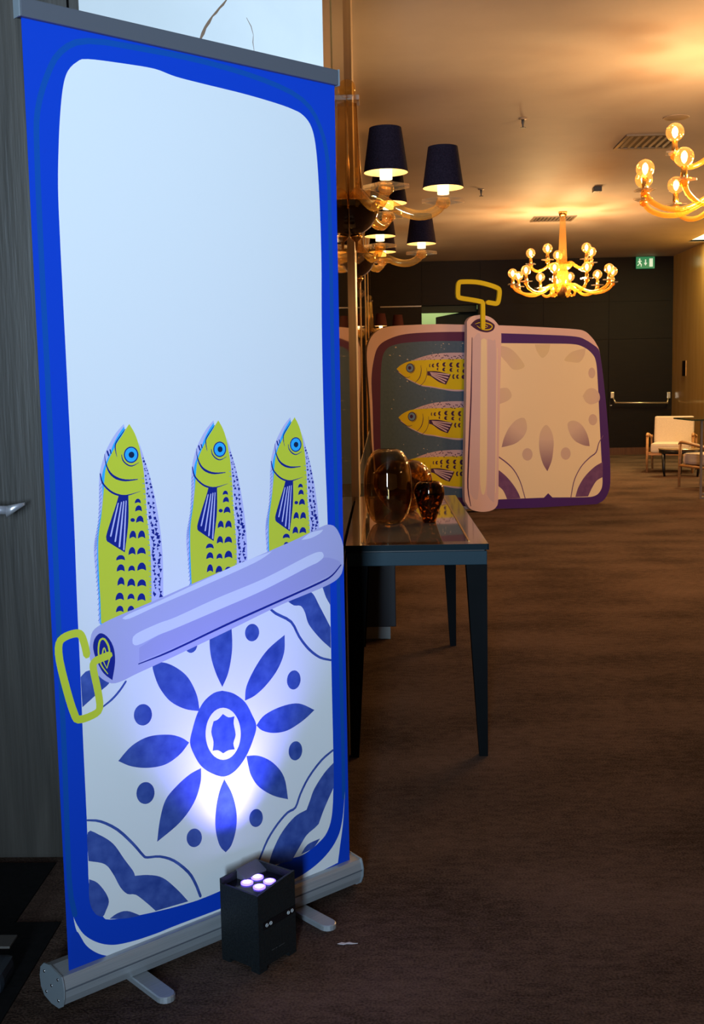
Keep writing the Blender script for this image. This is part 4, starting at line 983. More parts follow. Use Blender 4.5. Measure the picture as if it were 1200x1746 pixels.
('plum','P',[-1720,4033,-1938,4042,-2056,3830,-1941,3608,-1724,3620,-1847,3821],[0,4]),
('plum','P',[-1040,3959,-1310,3970,-1456,3777,-1313,3572,-1043,3580,-1197,3766],[0,4]),
('purple','P',[1500,18200,7157,18015,11309,17805,12717,17382,13911,16685,14373,15814,15039,11319,15545,6267,15724,2447,15418,928,14555,51,12827,-268,8569,-196,1412,-67],[0,4,13]),
('cream','P',[1495,17174,7158,17094,10754,17024,12157,16770,13291,16071,13866,15076,14113,12586,14342,8827,14670,3765,14742,1981,14402,1156,13741,755,12535,688,8679,854,8174,1331,7672,880,2771,951,1417,945],[0,13,14,15,17]),
('petal','P',[8075,3671,7538,4515,7155,5782,7091,6920,7280,7933,7914,8594,8552,7894,8810,6862,8749,5724,8559,4703],[0]),
('petal','P',[2730,6415,3019,7392,3642,8493,4515,9252,5390,9341,5665,8321,5263,7432,4386,6785,3513,6534],[0]),
('petal','P',[13150,6163,12430,6281,11387,6776,10736,7598,10473,8634,11117,8958,12026,8590,12682,7767,13014,6952],[0]),
('petal_dot','P',[6319,5529,6142,5070,5713,4894,5286,5103,5110,5574,5287,6031,5714,6208,6142,6001],[]),
('petal_dot','P',[10848,5452,10676,4987,10256,4808,9836,5020,9661,5496,9833,5959,10251,6139,10672,5929],[]),
('petal_dot','P',[14048,8969,13898,8550,13528,8386,13156,8571,13001,8998,13151,9416,13520,9581,13891,9396],[]),
('petal','P',[2314,16917,3541,16689,4527,15964,5395,14735,4152,14418,3290,15202,2312,16203],[0,6]),
('petal','P',[6583,17001,8406,17024,8155,16155,7462,15603,6833,16277],[0,1]),
('petal','P',[12589,16570,11725,16407,10827,16133,10063,15353,10960,15118,11861,15108,12439,15781],[0]),
('petal_dot','P',[13776,13950,13656,13549,13363,13387,13067,13558,12943,13961,13062,14361,13355,14524,13651,14354],[]),
('petal','P',[12269,11527,12785,12201,13566,12323,14263,11772,14269,10970,13316,10625,12663,10891],[0]),
('petal','P',[2297,12453,3406,12543,3899,11755,3402,11209,2290,10845],[0,4]),
('plum2','S',[14786,7240,14265,6448,13943,5476,13223,4982,12312,4209,11664,3311,11213,2291,10895,708],[86,111,136,123,111,111,111,99]),
('plum2','P',[14769,4400,13757,3919,12581,2924,11802,1800,11442,774,12988,744,13443,1607,14031,2395,14783,2770],[0,4,5,8]),
('plum2','S',[2269,5490,3259,4799,4130,3973,4880,2693,5445,934],[131,131,119,107,95]),
('plum2','P',[2202,4166,3130,3450,4001,2506,4627,1568,4903,939,3335,949,2876,1879,2195,2476],[0,4,5,7])]
ROLL_ART=[
('rollpink','P',[-1583,18743,-1552,19445,-1057,19913,-16,20080,1029,19847,1762,19259,2207,18384,2200,16368,2050,11596,1889,4356,1823,1188,1578,418,934,60,-133,19,-1191,295,-1715,881,-1970,1862,-1853,6911,-1669,14042],[]),
('rollmauve','P',[703,17680,1281,17512,1621,17084,1572,11606,1424,1941,1073,1104,542,1740,660,9231],[0,6]),
('rollmauve','P',[-942,17687,-30,17683,-158,9254,-385,2271,-788,1319,-1390,2076,-1234,9283],[0,5]),
('cream','P',[-31,17565,284,17729,598,17562,620,11626,529,4412,385,2356,116,1761,-146,2381,-239,4444,-144,11642],[0,2]),
('plum','S',[-1019,17804,-1192,11664,-1496,5699,-1597,2570,-1294,665],[75,151,176,151,75]),
('cream','S',[1778,16728,1668,9203,1504,1937],[51,101,76]),
('plum','P',[-1207,19070,-735,19514,-126,19720,635,19584,1321,19241,1512,18966,1318,18553,705,18334,18,18418,-664,18693],[0]),
('yellow','S',[-661,19172,-129,19323,633,19268,1213,19000,1012,18657,400,18589,-132,18761,-473,19001],[44,87,102,116,116,102,87,44]),
('yellow','S',[-131,19001,327,19104,708,18952,478,18795],[44,65,65,36])]
KEY_ART=[
('yellow','S',[107,18778,111,19359,107,20042,103,20792,61,21302,-257,21416,-1011,21547,-2397,21740,-2627,21961,-2620,22736,-2520,23208,-2160,23333,-622,23325,662,23095,1689,22780,1947,22510,1915,21895,1782,21347,1568,21209,1262,21235,653,21327],[454,454,454,454,454,454,454,454,454,454,454,454,454,454,454,454,454,454,454,454,454])]


# ------------------------------------------------------------------ the setting
XW = -.14            # face of the left wall
CEIL = 3.5
struct('floor', MB().box(-2.6, 10.2, -6.0, 24.5, -.1, 0), M_CARPET)
cm = MB()
cm.box(-2.6, 4.9, -6.0, 24.5, CEIL, CEIL + .2).box(4.9, 10.2, 18.0, 24.5, CEIL, CEIL + .2)
cm.box(4.9, 5.2, 15.4, 18.0, CEIL + .16, CEIL + .36).box(4.9, 10.2, -6.0, 15.4, CEIL, CEIL + .2).box(5.2, 10.2, 15.4, 18.0, CEIL, CEIL + .2)
struct('ceiling', cm, M_CEIL)
# far wall with its dark panels, a doorway with another lit room behind it
FY = 20.0
wf = MB().box(-2.6, .74, FY, FY + .15, 0, CEIL).box(.74, 1.75, FY, FY + .15, 2.73, CEIL).box(1.75, 10.2, FY, FY + .15, 0, CEIL)
wall_far = struct('wall_far', wf, M_DARKWOOD)
pn = MB().box(0, 1.0, -.012, .002, 0, 1.0).mesh('panel', M_DARKWOOD)
for cx0, cx1 in ((-.2, .70), (1.79, 2.90), (2.91, 4.06), (4.07, 5.19)):
    for z0, z1 in ((.14, 1.0), (1.01, 2.06), (2.07, 2.72), (2.73, 3.49)):
        if cx0 > 4 and z0 < 2.06: continue
        o = obj('panel', pn, None, wall_far, (cx0, FY, z0)); o.scale = (cx1 - cx0 - .008, 1, z1 - z0 - .008)
o = obj('panel', pn, None, wall_far, (.75, FY, 2.75)); o.scale = (1.0, 1, .74)
d = struct('door_2', MB().box(4.07, 5.19, FY - .02, FY + .01, .02, 2.06), M_DARKWOOD)
pb = MB().box(4.10, 4.16, FY - .07, FY - .02, 1.02, 1.13, bev=.006).box(5.10, 5.16, FY - .07, FY - .02, 1.00, 1.11, bev=.006)
pb.tube([(4.14, FY - .06, 1.03), (4.17, FY - .13, .945)], .014, 8).tube([(5.12, FY - .06, 1.01), (5.09, FY - .13, .925)], .014, 8)
bar = obj('push_bar', pb, M_BRASS, d); part_label(bar, 'satin brass crossbar')
obj('bar_rail', MB().tube([(4.16, FY - .13, .94), (5.10, FY - .13, .92)], .017, 10), M_BRASS, bar)
obj('lock_plate', MB().box(4.095, 4.13, FY - .03, FY - .018, .885, .90), M_STEEL, d)
struct('baseboard_far', MB().box(1.76, 5.19, FY - .03, FY, 0, .13), M_REDDISH)
# lit room seen through the far doorway
struct('wall_beyond', MB().box(-.5, 3.4, 22.6, 22.7, 0, CEIL), M_GREENLIT)
struct('wall_beyond_partition', MB().prism([(1.05, 0), (2.6, 0), (2.6, 2.86), (1.46, 2.655), (1.05, 2.582)], 21.1, 21.2), M_GREENDARK)
struct('trim_1', MB().box(.74, 1.75, 20.3, 20.5, 2.622, 3.4), M_GREENDARK)
struct('trim_2', MB().box(.0, .735, FY - .05, FY - .012, 2.705, 2.725), M_VENT)
rl = lamp('corridor_downlight', 'AREA', (1.0, 21.9, 3.3), 26, (.9, 1.0, .55), shape='RECTANGLE', size=1.0, size_y=.4)
# right wall and the bright cove
struct('wall_right', MB().box(5.2, 5.35, 15.4, FY, 0, CEIL + .16), M_BROWNWOOD)
struct('trim_3', MB().box(4.88, 4.9, 15.4, 18.02, CEIL - .001, CEIL + .16).box(4.88, 5.2, 18.0, 18.02, CEIL - .001, CEIL + .16), M_CEIL)
cove = struct('trim_4', MB().box(4.91, 5.19, 15.42, 17.98, CEIL + .025, CEIL + .045), M_COVE)
lamp('cove_light', 'AREA', (5.02, 16.7, CEIL + .015), P_COVE * .25, (1.0, .84, .36), cove, shape='RECTANGLE', size=.2, size_y=2.4)
struct('wall_near', MB().box(-2.6, 10.2, -6.1, -6.0, 0, CEIL), M_BEIGE)
struct('wall_right_far', MB().box(10.1, 10.2, -6.0, FY, 0, CEIL), M_BROWNWOOD)
# left side: pillar, mirrored bays, marble strip, farther bays
pil = struct('pillar', MB().box(-.76, XW + .002, 2.965, 3.5, 0, CEIL), M_BRONZE)
slab = obj('marble_slab', MB().box(-.762, -.136, 2.94, 2.965, 0, CEIL), M_MARBLE, pil); part_label(slab, 'white marble facing with brown vein')
VEIN_A = [(-0.3712, 2.3198), (-0.3808, 2.3), (-0.3902, 2.2888), (-0.3995, 2.2804), (-0.409, 2.2691), (-0.4183, 2.2608), (-0.4278, 2.2466), (-0.4373, 2.2339), (-0.4439, 2.2196), (-0.4504, 2.2068), (-0.4568, 2.1954), (-0.462, 2.1781)]
VEIN_B = [(-0.3309, 2.2555), (-0.3195, 2.2336), (-0.3141, 2.2118), (-0.3161, 2.1945), (-0.3136, 2.1756), (-0.3127, 2.1539)]
def vein(pts, w):
    P = [Vector(p) for p in pts]; l = []; rr = []
    for i, p in enumerate(P):
        t = (P[min(i + 1, len(P) - 1)] - P[max(i - 1, 0)]).normalized(); q = Vector((-t.y, t.x)) * w[i] * .5; l.append(p + q); rr.append(p - q)
    m = MB(); n = len(P)
    m.add([(p.x, 2.9394, p.y) for p in l] + [(p.x, 2.9394, p.y) for p in rr] + [(p.x, 2.941, p.y) for p in l] + [(p.x, 2.941, p.y) for p in rr],
          [(i, i + 1, n + i + 1, n + i) for i in range(n - 1)] + [(i, 2 * n + i, 2 * n + i + 1, i + 1) for i in range(n - 1)] + [(n + i, n + i + 1, 3 * n + i + 1, 3 * n + i) for i in range(n - 1)])
    return obj('vein', m, M_VEIN, slab)
vein(VEIN_A, (.001, .003, .006, .005, .006, .004, .008, .007, .009, .005, .006, .004))
vein(VEIN_B, (.001, .002, .001, .002, .001, .001))
wl = MB().box(-.9, XW, 3.5, 5.5, 0, CEIL).box(-.9, -.17, 5.9, FY, 0, CEIL)
wall_left = struct('wall_left', wl, M_BEIGE)
o = obj('pilaster', MB().box(-.9, -.120, 5.5, 5.9, .74, CEIL), M_BEIGE, wall_left); part_label(o, 'beige veined marble pilaster')
o = obj('mirror_panel', MB().box(XW - .01, XW + .0015, 3.53, 5.48, .74, 3.46), M_MIRROR, wall_left)
for y0, y1 in ((5.95, 9.4), (9.9, 12.6), (13.1, 15.6), (16.2, 19.6)):
    obj('mirror_panel', MB().box(-.18, -.168, y0, y1, .74, 3.46), M_MIRROR, wall_left)
for y in (3.515, 5.93, 9.42, 9.88, 12.62, 13.08, 15.62, 16.18):
    x = XW if y < 5.6 else -.17
    obj('frame_strip', MB().box(x - .005, x + .006, y - .012, y + .012, .74, 3.48), M_GOLDSTRIP, wall_left)
struct('baseboard_left', MB().box(XW - .01, XW + .004, 3.5, 5.6, 0, .72).box(-.18, -.166, 5.95, FY - .05, 0, .72), M_BLACKBASE)
# dark door on the left
dl = struct('door_1', MB().box(-2.2, -.795, 2.945, 2.99, .012, CEIL), M_DOORGREY)
struct('trim_5', MB().box(-.79, -.763, 2.95, 2.99, 0, CEIL), M_DOORGREY)
lv = MB().tube([(-1.14, 2.93, 1.008), (-1.14, 2.875, 1.008)], .012, 10).tube([(-1.16, 2.872, 1.006), (-1.08, 2.868, 1.006), (-1.03, 2.866, 1.005), (-.992, 2.866, 1.004)], [.0125, .0125, .012, .0115], 12)
h = obj('lever_handle', lv, M_CHROME, dl); part_label(h, 'chrome lever handle')
obj('lever_tip', MB().loft([[(-.994, 2.866 + .010 * cos(a), 1.000 + .016 * sin(a)) for a in [2 * pi * k / 10 for k in range(10)]], [(-.975, 2.868 + .008 * cos(a), 1.008 + .011 * sin(a)) for a in [2 * pi * k / 10 for k in range(10)]], [(-.948, 2.876 + .004 * cos(a), 1.019 + .004 * sin(a)) for a in [2 * pi * k / 10 for k in range(10)]]]), M_CHROME, h)
obj('handle_rose', MB().lathe([(.026, 0), (.026, .01), (.015, .014)], 20, M=Matrix.Translation((-1.14, 2.945, 1.008)) @ Matrix.Rotation(radians(90), 4, 'X')), M_CHROME, dl)
struct('wall_left_near', MB().box(-2.6, -2.2, -6.0, 3.0, 0, CEIL), M_DOORGREY)
struct('wall_left_back', MB().box(-2.6, -.76, 2.99, 3.1, 0, CEIL), M_DOORGREY)

# ------------------------------------------------------------------ roll-up banner
BO = Vector((-.68639, 2.21181, 0))
BANG = math.atan2(.683229, .730428)
BW, BH, BZ = .80, 1.96078, .075
ban = thing('roll_up_banner', 'tall blue-bordered roll-up banner printed with three sardines and a tile flower, on a silver base', 'banner', BO, BANG)
base = ('base', [Vector((0, 0)), Vector((BW, 0)), Vector((BW, BH)), Vector((0, BH))])
lay = [(r[0], outline(r)) for r in BANNER_BASE]
for dx in (0.0, .230, .452):
    lay += [(r[0], outline(r, dx, .0005)) for r in BANNER_FISH]
lay += [(r[0], outline(r)) for r in BANNER_TOP]
sheet = printed_slab('banner_sheet', base, lay, .0012, ban)
sheet.location = (0, 0, BZ)
obj('top_rail', MB().box(-.006, BW + .006, -.009, .013, BZ + BH - .002, BZ + BH + .034, bev=.003), M_RAILGREY, ban)
for x in (-.009, BW + .006): obj('rail_cap', MB().box(x, x + .003, -.010, .014, BZ + BH - .003, BZ + BH + .035), M_CAP, ban)
prof = [(-.016, .072), (-.012, .080), (.012, .083), (.040, .086), (.066, .080), (.082, .066), (.088, .045), (.084, .022), (.070, .008), (.040, .003), (.006, .006), (-.010, .016), (-.018, .034), (-.020, .055)]
cas = obj('base_cassette', MB().loft([[(x, y, z) for y, z in prof] for x in (-.022, BW + .026)], sm=False), M_ALU, ban)
obj('cassette_groove', MB().box(-.021, BW + .025, -.0205, -.0185, .050, .053), M_RAILGREY, cas)
for x in (-.0255, BW + .026):
    cp = obj('end_cap', MB().loft([[(xx, .034 + (y - .034) * 1.05, .044 + (z - .044) * 1.05) for y, z in prof] for xx in (x, x + .0035)], sm=False), M_CAP, ban)
    sx = x - .0012 if x < 0 else x + .0035
    for y, z in ((.002, .070), (.066, .064), (.060, .020), (.004, .022), (.034, .044)):
        obj('screw', MB().lathe([(.0036, 0), (.003, .0014)], 10, M=Matrix.Translation((sx + (.0012 if x < 0 else 0), y, z)) @ Matrix.Rotation(radians(-90 if x < 0 else 90), 4, 'Y')), M_SCREW, cp)
ft = []
for k in range(9):
    a = pi + pi * k / 8; ft.append((.021 * cos(a), -.115 + .021 * sin(a)))
ft += [(.021, .06), (-.021, .06)]
def foot_mb():
    m = MB(); n = len(ft)
    m.add([(x, y, .0) for x, y in ft] + [(x, y, .011) for x, y in ft] + [(x * .88, y * .985, .0135) for x, y in ft],
          [list(range(n))[::-1], list(range(2 * n, 3 * n))] + [(i, (i + 1) % n, (i + 1) % n + n, i + n) for i in range(n)] + [(i + n, (i + 1) % n + n, (i + 1) % n + 2 * n, i + 2 * n) for i in range(n)])
    return m
fm = foot_mb().mesh('foot', M_ALU)
obj('foot', fm, None, ban, (.165, .0, .0005)); obj('foot', fm, None, ban, (.625, .0, .0005))
obj('support_pole', MB().tube([(.4, .05, .08), (.4, .03, 1.2), (.4, .018, BZ + BH)], .008, 8), M_ALU, ban)

# ------------------------------------------------------------------ LED uplight box on the floor
UP = Vector((-.2935, 2.338, 0)); UA = radians(54)
up = thing('led_uplight', 'black box-shaped battery uplight with four glowing violet lenses, on the carpet before the banner', 'uplight', UP, UA)
W1, D1, H1 = .127, .117, .196      # along its local x (right face), local y (depth to the rear left)
hb = MB()
t = .006
hb.box(0, W1, 0, t, .010, H1 - .012).box(0, W1, D1 - t, D1, .010, H1).box(0, t, t, D1 - t, .010, H1 - .012).box(W1 - t, W1, t, D1 - t, .010, H1)
hb.box(t, W1 - t, t, D1 - t, .010, .170)
for x0, x1, y0, y1 in ((0, .026, 0, .026), (W1 - .026, W1, 0, .026), (0, .026, D1 - .026, D1), (W1 - .026, W1, D1 - .026, D1)): hb.box(x0, x1, y0, y1, 0, .010)
hb.add([(0, 0, H1 - .012), (W1, 0, H1 - .012), (W1, 0, H1 + .002), (W1 * .5, 0, H1 - .004), (0, .006, H1 - .012), (W1, .006, H1 - .012), (W1, .006, H1 + .002), (W1 * .5, .006, H1 - .004)],
       [(0, 1, 2, 3), (7, 6, 5, 4), (3, 2, 6, 7), (0, 3, 7, 4), (1, 5, 6, 2)])
obj('housing', hb, M_BLACKPLASTIC, up)
ld = obj('lens_plate', MB().add([(t, t, .178), (W1 - t, t, .178), (W1 - t, D1 - t, .178), (t, D1 - t, .178), (t, t, .17), (W1 - t, t, .17), (W1 - t, D1 - t, .17), (t, D1 - t, .17)], [(0, 1, 2, 3), (4, 7, 6, 5), (0, 4, 5, 1), (1, 5, 6, 2), (2, 6, 7, 3), (3, 7, 4, 0)]), M_BLACKGLOSS, up)
lens = MB().lathe([(.0001, .006), (.006, .0055), (.0105, .003), (.0105, 0)], 18).mesh('lens', M_LENS)
rim = MB().lathe([(.0105, 0), (.0145, 0), (.0145, .003), (.0105, .004)], 18, cap=False).mesh('lens_rim', M_LENSRIM)
for x, y in ((.045, .036), (.045, .074), (.080, .036), (.080, .074)):
    l = obj('lens', lens, None, up, (x, y, .1782)); part_label(l, 'lit violet lens'); obj('lens_rim', rim, None, l, (0, 0, 0))
rb = MB(); y0, y1, x0, x1 = D1 - .034, D1 - .004, W1 * .40, W1 - .006
rb.add([(x0, y0, .178), (x1, y0, .178), (x1, y1, .178), (x0, y1, .178), (x0, y0, .182), (x1, y0, .182), (x1, y1, H1 + .004), (x0, y1, H1 + .004)], [(0, 3, 2, 1), (4, 5, 6, 7), (0, 1, 5, 4), (1, 2, 6, 5), (2, 3, 7, 6), (3, 0, 4, 7)])
obj('rear_bracket', rb, M_BRACKET, up)
st = obj('control_strip', MB().box(.014, W1 - .002, -.0015, .001, .098, .116), M_BLACKGLOSS, up)
for i, x in enumerate((.026, .039, .100, .113)):
    ring = MB().lathe([(.0034, -.0006), (.0042, -.0006), (.0042, .0006), (.0034, .0006)], 14, cap=False)
    ring.box(-.0016, .0016, -.0004, .0004, -.0004, .0006) if i != 2 else ring.box(-.0009, .0009, -.0012, .0012, -.0004, .0006)
    b = obj('button_ring', ring, M_MARKWHITE, st, (x, -.0022, .107), (radians(90), 0, 0))
obj('logo_mark', MB().box(.042, .052, -.0008, .001, .0395, .041).box(.056, .060, -.0008, .001, .039, .0405).box(.066, .086, -.0008, .001, .0385, .040), M_DETECT, up)
Nn = Vector((-.683229, .730428, 0))
for k, (x, y) in enumerate(((.045, .036), (.045, .074), (.080, .036), (.080, .074))):
    sp = lamp('uplight_beam', 'SPOT', (x, y, .187), P_LED, (.25, .20, 1.0), up, spot_size=radians(84), spot_blend=1.0, shadow_soft_size=.018)
    loc = Matrix.Rotation(-UA, 4, 'Z') @ (Vector((0, 0, 1)) + Nn * .16)
    sp.rotation_euler = loc.to_track_quat('-Z', 'Y').to_euler()

# ------------------------------------------------------------------ console table with vases
tb = thing('console_table', 'black lacquered console table with glass-inset top and tapered legs against the mirrored wall', 'table', (0, 0, 0))
TX0, TX1, TY0, TY1 = -.133, .362, 3.79, 5.50
TZ = .762
fr = MB().box(TX0, TX1, TY0, TY0 + .07, TZ - .020, TZ).box(TX0, TX1, TY1 - .07, TY1, TZ - .020, TZ).box(TX0, TX0 + .052, TY0 + .07, TY1 - .07, TZ - .020, TZ).box(TX1 - .058, TX1, TY0 + .07, TY1 - .07, TZ - .020, TZ)
obj('top_frame', fr, M_TABLETOP, tb)
obj('edge_band', MB().box(TX0, TX1, TY0 - .002, TY0 + .002, TZ - .021, TZ - .0005).box(TX1 - .002, TX1 + .002, TY0 - .002, TY1, TZ - .021, TZ - .0005), M_EDGE, tb)
obj('glass_inset', MB().box(TX0 + .052, TX1 - .058, TY0 + .07, TY1 - .07, TZ - .012, TZ - .002), M_TABLEGLASS, tb)
ins = MB().box(TX0 + .052, TX0 + .060, TY0 + .07, TY1 - .07, TZ - .01, TZ + .001).box(TX1 - .064, TX1 - .058, TY0 + .07, TY1 - .07, TZ - .01, TZ + .001)
obj('inset_trim', ins, M_GOLDSTRIP, tb)
for nm, b in (('apron', (TX0 + .004, TX1 - .004, TY0 + .004, TY0 + .026)), ('apron', (TX0 + .004, TX1 - .004, TY1 - .026, TY1 - .004)), ('apron', (TX0 + .004, TX0 + .026, TY0 + .026, TY1 - .026)), ('apron', (TX1 - .026, TX1 - .004, TY0 + .026, TY1 - .026))):
    obj(nm, MB().box(*b, TZ - .074, TZ - .026, bev=.002), M_APRON, tb)
obj('shadow_gap', MB().box(TX0 + .012, TX1 - .012, TY0 + .012, TY1 - .012, TZ - .028, TZ - .019), M_BLACKBASE, tb)
for sx, x in ((1, TX0 + .004), (-1, TX1 - .004)):
    for sy, y in ((1, TY0 + .004), (-1, TY1 - .004)):
        def ring(wd, z): return [(x, y, z), (x + sx * wd, y, z), (x + sx * wd, y + sy * wd, z), (x, y + sy * wd, z)]
        obj('leg', MB().loft([ring(.030, 0), ring(.034, .06), ring(.072, TZ - .074)], sm=False), M_LACQUER, tb)

def vase(name, label, prof, m, loc, n=40, wall=.0016):
    inner = [(max(r - wall, .004), z) for r, z in prof[1:]][::-1]
    inner[-1] = (inner[-1][0] * .9, prof[0][1] + .012)
    full = [(.0008, prof[0][1])] + prof + inner + [(.0008, prof[0][1] + .011)]
    o = obj(name, MB().lathe(full, n), m, None, loc)
    return tag(o, label, 'vase', 'glass vases on the console')
def smooth_prof(pts, k=5):
    out = []
    for i in range(len(pts) - 1):
        p0 = pts[max(i - 1, 0)]; a = pts[i]; b = pts[i + 1]; p3 = pts[min(i + 2, len(pts) - 1)]
        for j in range(k):
            t = j / k
            out.append(tuple(.5 * ((2 * a[q]) + (b[q] - p0[q]) * t + (2 * p0[q] - 5 * a[q] + 4 * b[q] - p3[q]) * t * t + (3 * a[q] - p0[q] - 3 * b[q] + p3[q]) * t ** 3) for q in (0, 1)))
    return out + [pts[-1]]
VZ = TZ - .0018
vase('tall_smoky_vase', 'largest vase, tall smoky brown capsule-shaped glass, on the console table', smooth_prof([(.046, 0), (.064, .012), (.082, .045), (.095, .10), (.097, .155), (.093, .21), (.078, .262), (.056, .290), (.036, .300)]), M_SMOKE, (.020, 4.42, VZ))
vase('wide_amber_vase', 'wide rounded amber mottled glass vase half hidden behind the tall smoky vase', smooth_prof([(.050, 0), (.075, .02), (.118, .08), (.131, .13), (.118, .18), (.080, .215), (.050, .224)]), M_TORT2, (.088, 4.86, VZ))
vase('small_tortoiseshell_vase', 'smallest vase, dark tortoiseshell glass tapering to its foot, at front right on the console', smooth_prof([(.027, 0), (.029, .010), (.040, .045), (.056, .090), (.062, .120), (.057, .148), (.044, .163), (.036, .166)]), M_TORT, (.186, 4.43, VZ))

# cabinet standing behind the table
cb = thing('low_cabinet', 'low dark blue-grey cabinet on a pale plinth foot, behind the console table', 'cabinet', (0, 0, 0))
obj('body', MB().box(XW + .004, .058, 5.62, 6.55, .068, .72, bev=.004), M_CABINET, cb)
obj('plinth', MB().box(XW + .012, .028, 5.64, 6.5, 0, .068), M_PLINTH, cb)
obj('top_board', MB().box(XW + .004, .062, 5.61, 6.56, .72, .735), M_LACQUER, cb)

# ------------------------------------------------------------------ wall sconces
def make_sconce(label, loc, shade_mat, power):
    t = thing('wall_sconce', label, 'wall lamp', loc, 0, 'amber glass wall sconces')
    # obelisk: half of a square glass prism with gold edges, flat against the mirror that completes it
    def tri(q, z): return [(0, -q, z), (q, 0, z), (0, q, z)]
    ob = obj('obelisk', MB().loft([tri(.060, -.005), tri(.040, .455)], sm=False), M_OBELISK, t)
    for k in range(3): obj('prism_edge', MB().tube([tri(.061, -.005)[k], tri(.041, .455)[k]], .003, 6), M_GOLD, ob)
    obj('crystal_plate', MB().box(0, .058, -.058, .058, .455, .480, bev=.002), M_CRYSTAL, t)
    obj('finial_ball', MB().lathe([(.0005, -.042)] + [(.042 * cos(q), .042 * sin(q)) for q in [radians(-75 + 15 * k) for k in range(11)]] + [(.0005, .042)], 12, a0=-pi / 2, a1=pi / 2, M=Matrix.Translation((0, 0, .520)), cap=False), M_AMBER, t)
    bp = [(.138 * cos(radians(a)), -.148 * sin(radians(a))) for a in range(0, 91, 9)]
    bw = MB().lathe(bp, 20, a0=-pi / 2, a1=pi / 2, cap=False)
    bw.lathe([(r * .96, z) for r, z in bp][::-1], 20, a0=-pi / 2, a1=pi / 2, cap=False)
    bl = obj('bowl', bw, M_BOWL, t, (.004, 0, 0)); part_label(bl, 'dark bronze glass half bowl')
    obj('bowl_rim', MB().tube([(.004 + .136 * cos(radians(a)), .136 * sin(radians(a)), .001) for a in range(-90, 91, 10)], .003, 6), M_GOLD, bl)
    obj('drop_finial', MB().lathe([(.012, 0), (.030, -.008), (.022, -.022), (.008, -.034), (.005, -.075)], 14, M=Matrix.Translation((.032, 0, -.140))), M_GOLD, t)
    cu = .020
    mtx = Matrix.Translation((.04, 0, -.245)) @ Matrix.Rotation(radians(54.7), 4, 'X') @ Matrix.Rotation(radians(45), 4, 'Z')
    obj('pendant_cube', MB().box(-cu, cu, -cu, cu, -cu, cu, M=mtx, bev=.002), M_CRYSTAL, t)
    R = .44
    for ang in (-67, 0, 65):
        M = Matrix.Rotation(radians(ang), 4, 'Z')
        pts = [(.05, 0, -.01), (.07, 0, .03), (.11, 0, .035), (.17, 0, .005), (.24, 0, -.035), (.31, 0, -.058), (.37, 0, -.055), (.415, 0, -.032), (.437, 0, .0)]
        am = obj('arm', MB().tube(smooth_path(pts, 3), .0205, 14, M=M, flute=.17), M_AMBER, t)
        obj('candle_cup', MB().lathe([(.016, -.03), (.030, -.018), (.035, -.004), (.030, .012), (.026, .018)], 16, M=M @ Matrix.Translation((R, 0, .0))), M_AMBER, am)
        obj('drip_plate', MB().box(-.071, .071, -.071, .071, -.004, .014, M=M @ Matrix.Translation((R, 0, 0)) @ Matrix.Rotation(radians(20 if ang else 45), 4, 'Z'), bev=.002), M_CRYSTAL, am)
        obj('candle_tube', MB().lathe([(.027, .034), (.027, .10)], 16, M=M @ Matrix.Translation((R, 0, 0))), M_CANDLE, am)
        sh = MB().lathe([(.096, .062), (.069, .248)], 32, 0, M=M @ Matrix.Translation((R, 0, 0)), cap=False)
        sh.lathe([(.0675, .247), (.0945, .0625)], 32, 1, M=M @ Matrix.Translation((R, 0, 0)), cap=False)
        sh.lathe([(.0945, .0622), (.096, .062)], 32, 0, M=M @ Matrix.Translation((R, 0, 0)), cap=False).lathe([(.069, .248), (.0675, .2478)], 32, 0, M=M @ Matrix.Translation((R, 0, 0)), cap=False)
        obj('lamp_shade', sh, [shade_mat, M_SHADEIN], am)
        lamp('sconce_bulb_light', 'POINT', M @ Vector((R, 0, .165)), power, WARM, t, shadow_soft_size=.028)
    return t
def smooth_path(pts, k=4):
    P = [Vector(p) for p in pts]; out = []
    for i in range(len(P) - 1):
        p0 = P[max(i - 1, 0)]; a = P[i]; b = P[i + 1]; p3 = P[min(i + 2, len(P) - 1)]
        for j in range(k):
            t = j / k
            out.append(.5 * ((2 * a) + (b - p0) * t + (2 * p0 - 5 * a + 4 * b - p3) * t * t + (3 * a - p0 - 3 * b + p3) * t ** 3))
    return out + [P[-1]]
make_sconce('nearest wall sconce with purple-black shades, level with the console table', (XW + .002, 5.28, 2.16), M_SHADE, P_SCONCE)
make_sconce('second purple-shaded wall sconce, seen below and behind the nearest one', (-.166, 7.30, 2.16), M_SHADE, P_SCONCE)
make_sconce('farthest wall sconce with dark red shades, above the left end of the sardine tin', (-.166, 17.4, 2.16), M_SHADERED, P_SCONCE)

